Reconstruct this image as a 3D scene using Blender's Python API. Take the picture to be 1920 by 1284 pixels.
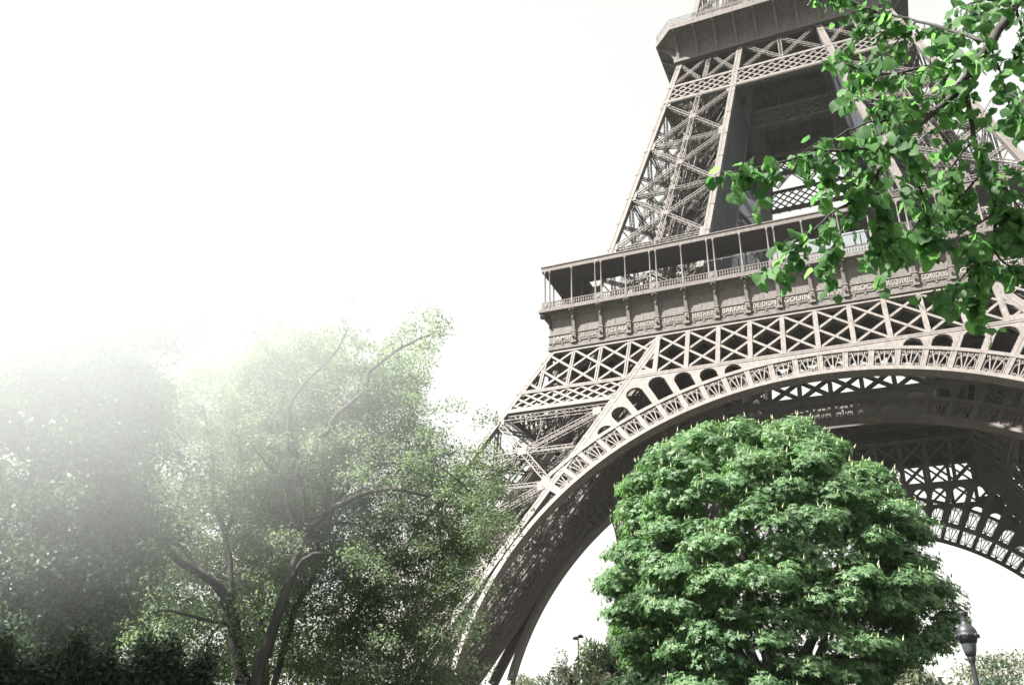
import bpy, math, random
import numpy as np
from mathutils import Vector, Matrix

for _o in list(bpy.data.objects):
    bpy.data.objects.remove(_o)
scene = bpy.context.scene
COL = scene.collection
R = math.radians

# ------------------------------------------------------------------ camera
CAM = Vector((4.3179, -132.1671, 1.8999))
YAW, PIT, ROL, FPX = 0.4224, 0.4514, 0.0246, 1615.79
_fwd = Vector((-math.sin(YAW)*math.cos(PIT), math.cos(YAW)*math.cos(PIT), math.sin(PIT)))
_r0 = Vector((math.cos(YAW), math.sin(YAW), 0))
_u0 = _r0.cross(_fwd)
_rt = math.cos(ROL)*_r0 + math.sin(ROL)*_u0
_up = -math.sin(ROL)*_r0 + math.cos(ROL)*_u0
cam_data = bpy.data.cameras.new('camera')
cam_data.sensor_width = 36.0
cam_data.lens = FPX/1920*36.0
cam_data.clip_start = 0.1
cam_data.clip_end = 6000
cam = bpy.data.objects.new('camera', cam_data)
COL.objects.link(cam)
_m = Matrix((_rt, _up, -_fwd)).transposed().to_4x4()
_m.translation = CAM
cam.matrix_world = _m
scene.camera = cam

def at(px, py, d):
    """world point seen at photograph pixel (px,py), d metres away horizontally"""
    v = _fwd + _rt*((px-960)/FPX) - _up*((py-642)/FPX)
    return CAM + v*(d/math.hypot(v.x, v.y))

# ------------------------------------------------------------------ light
SUN_EL, SUN_AZ = R(50), R(-47)      # azimuth measured from -Y (towards the camera side) towards +X
sd = Vector((math.cos(SUN_EL)*math.sin(SUN_AZ), -math.cos(SUN_EL)*math.cos(SUN_AZ), math.sin(SUN_EL)))
world = bpy.data.worlds.new('World')
scene.world = world
world.use_nodes = True
nt = world.node_tree
nt.nodes.clear()
sky = nt.nodes.new('ShaderNodeTexSky')
sky.sky_type = 'NISHITA'
sky.sun_disc = False
sky.sun_elevation = SUN_EL
sky.sun_rotation = math.atan2(sd.x, sd.y)
sky.air_density = 2.0
sky.dust_density = 1.6
sky.ozone_density = 1.0
hs = nt.nodes.new('ShaderNodeHueSaturation')
hs.inputs['Saturation'].default_value = 0.18
mx = nt.nodes.new('ShaderNodeMix')
mx.data_type = 'RGBA'
mx.blend_type = 'MULTIPLY'
mx.inputs[0].default_value = 1.0
mx.inputs[7].default_value = (2.03, 2.02, 1.91, 1)
bg = nt.nodes.new('ShaderNodeBackground')
bg.inputs['Strength'].default_value = 0.075
wo = nt.nodes.new('ShaderNodeOutputWorld')
gm = nt.nodes.new('ShaderNodeGamma')            # evens the brightness out, as under thin bright cloud
gm.inputs['Gamma'].default_value = 0.4
nt.links.new(sky.outputs[0], gm.inputs['Color'])
nt.links.new(gm.outputs[0], hs.inputs['Color'])
nt.links.new(hs.outputs[0], mx.inputs[6])
nt.links.new(mx.outputs[2], bg.inputs['Color'])
nt.links.new(bg.outputs[0], wo.inputs['Surface'])
sun_l = bpy.data.lights.new('sun', 'SUN')
sun_l.energy = 5.0
sun_l.angle = R(1.5)
sun_l.color = (1.0, 0.955, 0.885)
sun = bpy.data.objects.new('sun', sun_l)
COL.objects.link(sun)
sun.rotation_euler = sd.to_track_quat('Z', 'Y').to_euler()
sun.location = (-60, -60, 200)
scene.view_settings.view_transform = 'Standard'
scene.view_settings.look = 'None'
scene.view_settings.exposure = 2.0
scene.view_settings.gamma = 1.0
scene.cycles.max_bounces = 8
scene.cycles.diffuse_bounces = 4
scene.cycles.transparent_max_bounces = 16
scene.cycles.transmission_bounces = 4
scene.cycles.volume_bounces = 4
scene.cycles.caustics_reflective = False
scene.cycles.caustics_refractive = False

# ------------------------------------------------------------------ helpers
class MB:
    """collects boxes, bars, quads and tubes; build() links them as one mesh object"""
    def __init__(s):
        s.v = []; s.f = []
    def face(s, pts):
        n = len(s.v); s.v.extend([tuple(p) for p in pts]); s.f.append(tuple(range(n, n+len(pts))))
    def hexa(s, p):
        n = len(s.v); s.v.extend([tuple(q) for q in p])
        for a in ((3,2,1,0),(4,5,6,7),(0,1,5,4),(1,2,6,5),(2,3,7,6),(3,0,4,7)):
            s.f.append(tuple(n+i for i in a))
    def box(s, x0, x1, y0, y1, z0, z1):
        s.hexa([(x0,y0,z0),(x1,y0,z0),(x1,y1,z0),(x0,y1,z0),(x0,y0,z1),(x1,y0,z1),(x1,y1,z1),(x0,y1,z1)])
    def bar(s, p, q, w, d, n, off=0.0):
        """bar p-q, width w across, depth d along n; front face off along n"""
        p = Vector(p); q = Vector(q); n = Vector(n)
        t = (q-p)
        if t.length < 1e-6: return
        t.normalize()
        n = (n - t*n.dot(t)).normalized()
        c = t.cross(n)*(w/2)
        a0 = n*off; a1 = n*(off-d)
        s.hexa([p-c+a1, p+c+a1, p+c+a0, p-c+a0, q-c+a1, q+c+a1, q+c+a0, q-c+a0])
    def lattice(s, p, q, w, d, n, rail=0.12, pitch=None, thin=0.07, off=0.0, sides=False):
        """open lattice girder: four rails and zigzag lacing"""
        p = Vector(p); q = Vector(q); n = Vector(n)
        t = q-p; L = t.length
        if L < 0.3: return
        t.normalize(); n = (n - t*n.dot(t)).normalized(); c = t.cross(n)
        for o in (off, off-d+rail):
            for sg in (-1, 1):
                k = c*(sg*(w-rail)/2)
                s.bar(p+k, q+k, rail, rail, n, o)
        N = max(2, int(round(L/(pitch or w))))
        for o in (off-0.03, off-d+rail-0.03):
            for i in range(N):
                sg = 1 if i % 2 == 0 else -1
                A = p+t*(L*i/N)+c*(sg*(w-rail)/2); B = p+t*(L*(i+1)/N)-c*(sg*(w-rail)/2)
                s.bar(A, B, thin, 0.05, n, o)
        if sides:
            for sg in (-1, 1):
                k = c*(sg*(w-rail)/2)
                for i in range(N):
                    e0, e1 = (off-0.05, off-d+0.05) if i % 2 == 0 else (off-d+0.05, off-0.05)
                    s.bar(p+t*(L*i/N)+k+n*e0, p+t*(L*(i+1)/N)+k+n*e1, thin, 0.05, c*sg, 0.02)
    def tube(s, pts, rad, seg=8, cap=True):
        pts = [Vector(p) for p in pts]
        if not hasattr(rad, '__len__'): rad = [rad]*len(pts)
        base = len(s.v); ref = None
        for i, p in enumerate(pts):
            t = (pts[min(i+1, len(pts)-1)]-pts[max(i-1, 0)])
            if t.length < 1e-9: t = Vector((0,0,1))
            t.normalize()
            if ref is None:
                ref = Vector((1,0,0)) if abs(t.x) < 0.9 else Vector((0,1,0))
            ref = (ref - t*ref.dot(t))
            if ref.length < 1e-6: ref = t.orthogonal()
            ref.normalize(); b = t.cross(ref)
            for j in range(seg):
                a = 2*math.pi*j/seg
                s.v.append(tuple(p+(ref*math.cos(a)+b*math.sin(a))*rad[i]))
        for i in range(len(pts)-1):
            for j in range(seg):
                k = (j+1) % seg
                s.f.append((base+i*seg+j, base+i*seg+k, base+(i+1)*seg+k, base+(i+1)*seg+j))
        if cap:
            s.f.append(tuple(base+j for j in reversed(range(seg))))
            s.f.append(tuple(base+(len(pts)-1)*seg+j for j in range(seg)))
    def lathe(s, prof, c=(0,0,0), seg=16):
        base = len(s.v)
        for r, z in prof:
            for j in range(seg):
                a = 2*math.pi*j/seg
                s.v.append((c[0]+r*math.cos(a), c[1]+r*math.sin(a), c[2]+z))
        for i in range(len(prof)-1):
            for j in range(seg):
                k = (j+1) % seg
                s.f.append((base+i*seg+j, base+i*seg+k, base+(i+1)*seg+k, base+(i+1)*seg+j))
        s.f.append(tuple(base+j for j in reversed(range(seg))))
        s.f.append(tuple(base+(len(prof)-1)*seg+j for j in range(seg)))
    def blob(s, c, rx, ry, rz, seg=8, ring=5):
        prof = [(max(0.02, math.sin(math.pi*i/ring)), -math.cos(math.pi*i/ring)) for i in range(ring+1)]
        n0 = len(s.v); s.lathe(prof, seg=seg)
        for i in range(n0, len(s.v)):
            x, y, z = s.v[i]; s.v[i] = (c[0]+x*rx, c[1]+y*ry, c[2]+z*rz)
    def mesh(s, name, smooth=False):
        me = bpy.data.meshes.new(name)
        me.from_pydata(s.v, [], s.f)
        if smooth:
            me.polygons.foreach_set('use_smooth', [True]*len(me.polygons))
        me.update()
        return me
    def build(s, name, mat, parent=None, smooth=False):
        return link(name, s.mesh(name, smooth), mat, parent)

def link(name, me, mat, parent=None):
    o = bpy.data.objects.new(name, me)
    if mat is not None and len(me.materials) == 0:
        me.materials.append(mat)
    COL.objects.link(o)
    if parent is not None: o.parent = parent
    return o

def tag(o, label=None, cat=None, group=None, kind=None):
    if label: o['label'] = label
    if cat: o['category'] = cat
    if group: o['group'] = group
    if kind: o['kind'] = kind
    return o

def empty(name, loc=(0,0,0), rz=0.0):
    o = bpy.data.objects.new(name, None)
    o.empty_display_size = 0.5
    COL.objects.link(o); o.location = loc; o.rotation_euler = (0,0,rz)
    return o

def copy_tree(o, parent=None):
    c = o.copy(); COL.objects.link(c)
    if parent is not None: c.parent = parent
    for ch in list(o.children): copy_tree(ch, c)
    return c

def quad_mesh(name, V, nf, k=4, uv=None):
    """fast mesh from an (n*k,3) array, every k vertices one face"""
    me = bpy.data.meshes.new(name)
    V = np.ascontiguousarray(V, dtype=np.float32)
    me.vertices.add(len(V)); me.vertices.foreach_set('co', V.ravel())
    me.loops.add(len(V)); me.loops.foreach_set('vertex_index', np.arange(len(V), dtype=np.int32))
    me.polygons.add(nf)
    me.polygons.foreach_set('loop_start', np.arange(0, nf*k, k, dtype=np.int32))
    me.polygons.foreach_set('loop_total', np.full(nf, k, dtype=np.int32))
    me.update(calc_edges=True)
    return me

# ------------------------------------------------------------------ materials
def mat(name, col, rough=0.7, var=0.15, scale=1.5, metal=0.0, streak=0.0, spec=0.3, bump=0.0):
    m = bpy.data.materials.new(name); m.use_nodes = True
    t = m.node_tree; b = t.nodes['Principled BSDF']
    b.inputs['Roughness'].default_value = rough
    b.inputs['Metallic'].default_value = metal
    b.inputs['Specular IOR Level'].default_value = spec
    tc = t.nodes.new('ShaderNodeTexCoord')
    nz = t.nodes.new('ShaderNodeTexNoise'); nz.inputs['Scale'].default_value = scale
    nz.inputs['Detail'].default_value = 6; nz.inputs['Roughness'].default_value = 0.65
    src = tc.outputs['Object']
    if streak:
        mp = t.nodes.new('ShaderNodeMapping'); mp.inputs['Scale'].default_value = (1, 1, streak)
        t.links.new(src, mp.inputs[0]); src = mp.outputs[0]
    t.links.new(src, nz.inputs['Vector'])
    rp = t.nodes.new('ShaderNodeValToRGB')
    lo = tuple(c*(1-var) for c in col); hi = tuple(min(1, c*(1+var)) for c in col)
    rp.color_ramp.elements[0].position = 0.3; rp.color_ramp.elements[1].position = 0.7
    rp.color_ramp.elements[0].color = (*lo, 1); rp.color_ramp.elements[1].color = (*hi, 1)
    t.links.new(nz.outputs[0], rp.inputs[0]); t.links.new(rp.outputs[0], b.inputs['Base Color'])
    if bump:
        bp = t.nodes.new('ShaderNodeBump'); bp.inputs['Strength'].default_value = bump
        t.links.new(nz.outputs[0], bp.inputs['Height']); t.links.new(bp.outputs[0], b.inputs['Normal'])
    return m

def leaf_mat(name, c_dark, c_light, trans, tmix=0.5, scale=0.6, rough=0.5, spec=0.25, fine=None):
    m = bpy.data.materials.new(name); m.use_nodes = True
    t = m.node_tree; b = t.nodes['Principled BSDF']; out = t.nodes['Material Output']
    b.inputs['Roughness'].default_value = rough; b.inputs['Specular IOR Level'].default_value = spec
    tc = t.nodes.new('ShaderNodeTexCoord')
    nz = t.nodes.new('ShaderNodeTexNoise'); nz.inputs['Scale'].default_value = scale; nz.inputs['Detail'].default_value = 4
    t.links.new(tc.outputs['Object'], nz.inputs['Vector'])
    ge = t.nodes.new('ShaderNodeNewGeometry')
    ad = t.nodes.new('ShaderNodeMath'); ad.operation = 'MULTIPLY_ADD'
    ad.inputs[1].default_value = 0.55; 
    t.links.new(ge.outputs['Random Per Island'], ad.inputs[0]); t.links.new(nz.outputs[0], ad.inputs[2])
    rp = t.nodes.new('ShaderNodeValToRGB')
    rp.color_ramp.elements[0].position = 0.45; rp.color_ramp.elements[1].position = 1.0
    rp.color_ramp.elements[0].color = (*c_dark, 1); rp.color_ramp.elements[1].color = (*c_light, 1)
    t.links.new(ad.outputs[0], rp.inputs[0]); t.links.new(rp.outputs[0], b.inputs['Base Color'])
    tr = t.nodes.new('ShaderNodeBsdfTranslucent')
    mxr = t.nodes.new('ShaderNodeMix'); mxr.data_type = 'RGBA'; mxr.blend_type = 'MULTIPLY'
    mxr.inputs[0].default_value = 1.0; mxr.inputs[7].default_value = (*trans, 1)
    t.links.new(rp.outputs[0], mxr.inputs[6]); t.links.new(mxr.outputs[2], tr.inputs[0])
    mi = t.nodes.new('ShaderNodeMixShader'); mi.inputs[0].default_value = tmix
    t.links.new(b.outputs[0], mi.inputs[1]); t.links.new(tr.outputs[0], mi.inputs[2])
    t.links.new(mi.outputs[0], out.inputs['Surface'])
    return m

M_IRON = mat('iron_paint', (0.134, 0.121, 0.114), 0.6, 0.28, 2.2, streak=0.25)
M_FRIEZE = mat('frieze_paint', (0.130, 0.116, 0.111), 0.65, 0.28, 2.2, streak=0.3)
M_INNER = mat('inner_iron', (0.126, 0.114, 0.108), 0.7, 0.2, 1.0)  # same paint as the outer iron, darkened a little for interior shade
M_LETTER = mat('letter_gilt', (0.28, 0.275, 0.245), 0.5, 0.05, 3)
M_NET = mat('netting', (0.06, 0.064, 0.08), 0.8, 0.25, 0.5, streak=0.2)
M_CEIL = mat('gallery_ceiling', (0.10, 0.10, 0.11), 0.8, 0.15, 2)
M_STONE = mat('footing_stone', (0.36, 0.34, 0.31), 0.85, 0.15, 1.5, bump=0.3)
M_GLASS = bpy.data.materials.new('pane_glass'); M_GLASS.use_nodes = True
_t = M_GLASS.node_tree; _o = _t.nodes['Material Output']
_g = _t.nodes.new('ShaderNodeBsdfGlossy'); _g.inputs['Roughness'].default_value = 0.05
_tr = _t.nodes.new('ShaderNodeBsdfTransparent'); _tr.inputs[0].default_value = (0.93, 0.95, 0.95, 1)
_mi = _t.nodes.new('ShaderNodeMixShader'); _mi.inputs[0].default_value = 0.08
_t.links.new(_tr.outputs[0], _mi.inputs[1]); _t.links.new(_g.outputs[0], _mi.inputs[2]); _t.links.new(_mi.outputs[0], _o.inputs['Surface'])

# ------------------------------------------------------------------ the setting
def sheet(name, x0, x1, y0, y1, z, m, n=1):
    g = MB()
    g.face([(x0,y0,z),(x1,y0,z),(x1,y1,z),(x0,y1,z)])
    return tag(g.build(name, m), kind='structure')
M_GRASS = mat('grass', (0.028, 0.036, 0.018), 0.9, 0.3, 0.4, bump=0.4)
M_SAND = mat('sand', (0.075, 0.07, 0.062), 0.9, 0.15, 0.8, bump=0.2)
sheet('ground', -2500, 2500, -2500, 2500, 0.0, M_GRASS)
sheet('esplanade', -75, 75, -75, 75, 0.004, M_SAND)
sheet('path', -40, 14, -136, -127, 0.004, M_SAND)
# ------------------------------------------------------------------ the iron tower
def fa(z): return 33.4083-0.4745*(z-53)
def fb(z): return 18.3953-0.5138*(z-53)
def fu(z): return 23.83-0.2525*(z-85)
def fv(z): return 10.107-0.1582*(z-85)
SP = 3.8253                         # spacing of the frieze brackets and girder posts
TOWER = empty('iron_tower')
tag(TOWER, 'huge pale brown riveted iron lattice tower with a great arch, rising behind the chestnut tree', 'tower')

class Face:
    """one inclined face of the lower tower: in-plane coordinates x, s and depth d along the outward normal"""
    def __init__(s, k0, k1, sc):
        s.k0 = k0; s.k1 = k1; s.k = math.sqrt(1+k1*k1); s.sc = sc
        s.n = Vector((0, -1, -k1))/s.k
        s.es = Vector((0, -k1/s.k, 1/s.k))
    def P(s, x, z, d=0.0):
        return Vector((x, -(s.k0+s.k1*(z-53)), z)) + s.n*d
    def pol(s, r, th, d=0.0):
        return s.P(r*math.sin(th), (s.sc+r*math.cos(th))/s.k, d)
OUT = Face(33.4083, -0.4745, 9.36)
INN = Face(18.3953, -0.5138, 9.78)

def sector(mb, F, r0, r1, t0, t1, d0, d1, n):
    """ring sector between radii r0,r1 and depths d0 (front), d1 (back)"""
    pr = []
    for i in range(n+1):
        t = t0+(t1-t0)*i/n
        pr.append([F.pol(r0,t,d0), F.pol(r1,t,d0), F.pol(r1,t,d1), F.pol(r0,t,d1)])
    b = len(mb.v)
    for q in pr: mb.v.extend([tuple(p) for p in q])
    for i in range(n):
        for j in range(4):
            k = (j+1) % 4
            mb.f.append((b+i*4+j, b+(i+1)*4+j, b+(i+1)*4+k, b+i*4+k))
    mb.f.append((b, b+1, b+2, b+3)); e = b+n*4
    mb.f.append((e+3, e+2, e+1, e))

def knob(mb, p, n, r=0.09):
    p = Vector(p); n = Vector(n).normalized(); a = n.orthogonal().normalized()*r; b = n.cross(a)
    q = p+n*r
    for u, w in ((a,b),(b,-a),(-a,-b),(-b,a)):
        mb.face([p+u, p+w, q])

# ---- ornament between the arch posts
def strip(mb, pts, w, d, off=0.0):
    for i in range(len(pts)-1):
        mb.bar((pts[i][0],pts[i][1],0), (pts[i+1][0],pts[i+1][1],0), w, d, (0,0,1), off)
def spiral(cx, cy, r, a0, turns, sgn, n=12):
    return [(cx+sgn*r*(1-0.75*i/n)*math.cos(a0+turns*2*math.pi*i/n), cy+r*(1-0.75*i/n)*math.sin(a0+turns*2*math.pi*i/n)) for i in range(n+1)]
_f = MB()
for rr in (1.0, 0.86):
    strip(_f, [(-rr,0.0),(-rr,0.7)]+[(rr*math.cos(math.pi-math.pi*i/14), 1.25+(rr+0.02)*math.sin(math.pi*i/14)) for i in range(15)]+[(rr,0.7),(rr,0.0)], 0.06, 0.10)
for sx in (-1, 0, 1):
    strip(_f, [(0.10*sx,0.0),(0.74*sx,2.64)], 0.125, 0.12, 0.02)
for sx in (-1, 1):
    strip(_f, [(0.05*sx,0.0),(0.22*sx,0.22),(0.42*sx,0.44)]+spiral(0.66*sx,0.36,0.23,2.6,-1.25,sx), 0.085, 0.1)
    strip(_f, [(0.05*sx,2.6),(0.12*sx,2.40)]+spiral(0.34*sx,2.44,0.2,2.8,1.2,sx), 0.075, 0.1)
    strip(_f, [(1.0*sx,2.62),(0.82*sx,2.2)], 0.08, 0.1)
    strip(_f, spiral(0.80*sx,2.46,0.13,0.3,1.0,sx,8), 0.06, 0.1)
FAN = _f.mesh('fan_ornament')
FAN.materials.append(M_IRON)

def make_arch(F, mtl):
    g = MB(); D = 4*math.pi/180
    sector(g, F, 35.9, 36.45, R(-88), R(88), 0.12, -0.18, 120)      # lower flange
    sector(g, F, 35.93, 36.1, R(-88), R(88), -0.18, -0.8, 120)      # soffit
    sector(g, F, 35.9, 36.4, R(-88), R(88), -0.8, -0.95, 120)
    sector(g, F, 39.1, 39.62, R(-50.5), R(50.5), 0.12, -0.18, 80)    # upper flange
    sector(g, F, 39.2, 39.35, R(-50.5), R(50.5), -0.18, -0.7, 80)
    for k in range(-12, 13):                                        # posts
        t = k*D; h = 0.30/37.8
        sector(g, F, 36.45, 39.1, t-h, t+h, 0.03, -0.45, 1)
        for e in (-1, 1):
            sector(g, F, 36.45, 39.1, t+e*h*0.72-0.002, t+e*h*0.72+0.002, 0.065, 0.03, 1)
    for e in (-1, 1):
        sector(g, F, 36.45, 39.1, e*R(51.9)-0.012, e*R(51.9)+0.012, 0.03, -0.4, 1)
    o = g.build('arch', mtl, TOWER)
    for k in range(-13, 13):
        t = (k+0.5)*D
        if abs(t) > R(51): continue
        f = link('fan_ornament', FAN, None, o)
        ex = Vector((1,0,0)); es = F.es
        tan = ex*math.cos(t)-es*math.sin(t); rad = ex*math.sin(t)+es*math.cos(t)
        M = Matrix((tan, rad, F.n)).transposed().to_4x4(); M.translation = F.pol(36.45, t, -0.05)
        f.matrix_local = M
        if mtl is not M_IRON: f.material_slots[0].link = 'OBJECT'; f.material_slots[0].material = mtl
    # spandrel plate with round headed openings
    g = MB(); k0 = 44.45*F.k-F.sc
    def rmax(t):
        r = k0/math.cos(t)
        # meet the leg's inner beam: x = b(z)-0.75
        bb = [18.3953+0.5138*53-0.75, 0.5138/F.k]
        # r sin t = bb0 - bb1*(sc + r cos t)
        rl = (bb[0]-bb[1]*F.sc)/(math.sin(abs(t))+bb[1]*math.cos(t))
        return min(r, rl)
    tops = {3: 41.0, 4: 41.75, 5: 42.75, 6: 43.85, 7: 43.85, 8: 42.1, 9: 40.55}
    NS = 14
    for k in range(-13, 13):
        idx = k if k >= 0 else -k-1
        rt = tops.get(idx)
        for i in range(NS):
            t0 = (k+i/NS)*D; t1 = (k+(i+1)/NS)*D
            def lo(t):
                if rt is None: return 39.5
                w = 1.03/41.0*1.0
                q = (t-(k+0.5)*D)/w
                if abs(q) >= 1: return 39.5
                hgt = rt-39.5; Rr = min(1.12, hgt)
                return rt-Rr+Rr*math.sqrt(1-q*q)
            tm = (t0+t1)/2
            inside = rt is not None and abs((tm-(k+0.5)*D)/(1.03/41)) < 1
            if inside: L0, L1 = max(39.5, lo(t0)), max(39.5, lo(t1))
            else: L0 = L1 = 39.5
            H0, H1 = rmax(t0), rmax(t1)
            if H0 <= L0+0.02 and H1 <= L1+0.02: continue
            H0 = max(H0, L0+0.01); H1 = max(H1, L1+0.01)
            p = [F.pol(L0,t0,-0.3), F.pol(L1,t1,-0.3), F.pol(L1,t1,0.0), F.pol(L0,t0,0.0),
                 F.pol(H0,t0,-0.3), F.pol(H1,t1,-0.3), F.pol(H1,t1,0.0), F.pol(H0,t0,0.0)]
            g.hexa(p)
        if rt is not None:                                          # rivets round the opening, seam on the bars
            w = 0.93/41
            for i in range(9):
                q = -1+2*i/8; t = (k+0.5)*D+q*w
                Rr = min(1.12, rt-39.5)
                r = rt-Rr+Rr*math.sqrt(max(0, 1-q*q))-0.08
                knob(g, F.pol(max(r, 39.7), t, -0.28), F.n, 0.07)
            if rt > 41.3:
                for i in range(1, int((rt-1.1-39.6)/0.5)+1):
                    for e in (-1, 1): knob(g, F.pol(39.6+0.5*i, (k+0.5)*D+e*w, -0.28), F.n, 0.07)
    for k in (-9,-8,-7,-6,-5,-4,4,5,6,7,8,9):
        r1 = rmax(k*D)-0.5
        if r1 > 40: sector(g, F, 39.62, r1, k*D-0.0012, k*D+0.0012, 0.03, 0.0, 1)
    g.build('spandrel_panel', mtl, o)
    return o

def make_girder(F, mtl, legs):
    """lattice girder under the frieze, posts at the bracket spacing, each diagonal crossing two bays"""
    g = MB()
    lim = (lambda z: fa(z)-0.5) if legs else (lambda z: fb(z)-0.2)
    zt, zb = 51.3, 45.0
    def clipbar(x0, z0, x1, z1, w, dep, off):
        # clip to |x| < lim(z)
        N = 40; ins = [i/N for i in range(N+1) if abs(x0+(x1-x0)*i/N) < lim(z0+(z1-z0)*i/N)]
        if len(ins) < 3: return
        t0, t1 = ins[0], ins[-1]
        A = F.P(x0+(x1-x0)*t0, z0+(z1-z0)*t0); B = F.P(x0+(x1-x0)*t1, z0+(z1-z0)*t1)
        if (A-B).length < 0.4: return
        g.bar(A, B, w, 0.06, F.n, off)
        g.bar(A, B, 0.08, dep, F.n, off-0.06)
        g.bar(A, B, w*0.8, 0.06, F.n, off-dep-0.06)
        t = (B-A).normalized(); c = t.cross(F.n)
        L = (B-A).length; m = int(L/0.62)
        for i in range(1, m):
            for e in (-1, 1):
                knob(g, A+t*(L*i/m)+c*(e*(w*0.4+0.03))+F.n*(off-dep-0.05), F.n, 0.07)
    xl = fa(zb)
    for k in range(-9, 10):
        w = 0.55 if abs(k) < 5 else 0.42
        x = k*SP
        if abs(k) >= 5:
            if not legs: continue
            zlo = zb
            clipbar(x-0.14, zb, x-0.14, zt, 0.2, 0.3, 0.0); clipbar(x+0.14, zb, x+0.14, zt, 0.2, 0.3, 0.0)
            continue
        g.bar(F.P(x, zb-0.1), F.P(x, zt+0.1), w, 0.5, F.n, 0.05)
    for k in range(-11, 10):
        clipbar(k*SP, zt, (k+2)*SP, zb, 0.34, 0.45, -0.02)
        clipbar(k*SP, zb, (k+2)*SP, zt, 0.34, 0.45, -0.10)
    def chord(z0, z1, off, dep, ext=None):
        x0 = (ext or lim)(z0); x1 = (ext or lim)(z1)
        p = [F.P(-x0,z0,off-dep), F.P(x0,z0,off-dep), F.P(x0,z0,off), F.P(-x0,z0,off),
             F.P(-x1,z1,off-dep), F.P(x1,z1,off-dep), F.P(x1,z1,off), F.P(-x1,z1,off)]
        g.hexa(p)
    chord(51.2, 51.72, 0.06, 0.6); chord(44.48, 45.0, 0.06, 0.5)
    chord(44.75, 44.82, 0.10, 0.04)
    # plate with a three-cornered hole beside the leg beam
    for e in (-1, 1):
        def X(p, d): return F.P(e*p[0], p[1], d)
        def bx(z): return fb(z)-0.7
        o = [(bx(45.0)+0.1,45.0), (5*SP-0.1,45.0), (5*SP-0.1,51.2), (bx(51.2)+0.1,51.2)]
        if o[3][0] < o[2][0]: o[3] = (5*SP-0.12, 51.2)
        tri_o = [(bx(45.0)+0.1,45.0), (5*SP-0.15,45.0), (5*SP-0.15, min(51.2, 53-(5*SP-0.15+0.7-18.3953)/0.5138))]
        c = (sum(p[0] for p in tri_o)/3, sum(p[1] for p in tri_o)/3)
        tri_i = [(c[0]+(p[0]-c[0])*0.48, c[1]-0.25+(p[1]-c[1])*0.48) for p in tri_o]
        for i in range(3):
            j = (i+1) % 3
            q = [tri_o[i], tri_o[j], tri_i[j], tri_i[i]]
            g.hexa([X(p,-0.3) for p in q]+[X(p,0.0) for p in q])
        g.bar(F.P(e*5*SP, 44.9), F.P(e*5*SP, 51.4), 0.5, 0.5, F.n, 0.05)
    if legs:
        # second, finer band across the legs
        for e in (-1, 1):
            xi = lambda z: fb(z)+0.1
            xo = lambda z: fa(z)-0.4
            for z0, z1 in ((41.5, 42.1),):
                q = [(xi(z0),z0),(xo(z0),z0),(xo(z1),z1),(xi(z1),z1)]
                if e < 0: q = [q[1],q[0],q[3],q[2]]
                g.hexa([F.P(e*p[0],p[1],-0.44) for p in q]+[F.P(e*p[0],p[1],0.06) for p in q])
            h = 44.5-42.1; st = SP/2
            for i in range(-3, 16):
                for sl in (-1, 1):
                    xa = 21.0+i*st; pts = []
                    for m in range(25):
                        z = 42.1+h*m/24; x = xa+sl*(m/24-0.5)*st*2.0
                        if xi(z) < x < xo(z): pts.append((x, z))
                    if len(pts) > 3:
                        A = F.P(e*pts[0][0], pts[0][1]); B = F.P(e*pts[-1][0], pts[-1][1])
                        o_ = -0.02 if sl > 0 else -0.09
                        g.bar(A, B, 0.3, 0.06, F.n, o_); g.bar(A, B, 0.07, 0.35, F.n, o_-0.06)
            # slender truss below the band
            z = 40.9
            g.lattice(F.P(e*(xi(z)), z, -0.2), F.P(e*(xo(z)), z, -0.2), 0.75, 0.6, F.n, 0.1, 0.8, 0.06)
    return g.build('lattice_girder', mtl, TOWER)

def prism(mb, fx, fy, dx0, dx1, dy0, dy1, z0, z1):
    p = []
    for z in (z0, z1):
        X, Y = fx(z), fy(z)
        p += [(X+dx0,Y+dy0,z),(X+dx1,Y+dy0,z),(X+dx1,Y+dy1,z),(X+dx0,Y+dy1,z)]
    mb.hexa(p)

def leg_lines(o_f, i_f):
    no = lambda z: -o_f(z); ni = lambda z: -i_f(z)
    return no, ni

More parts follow.
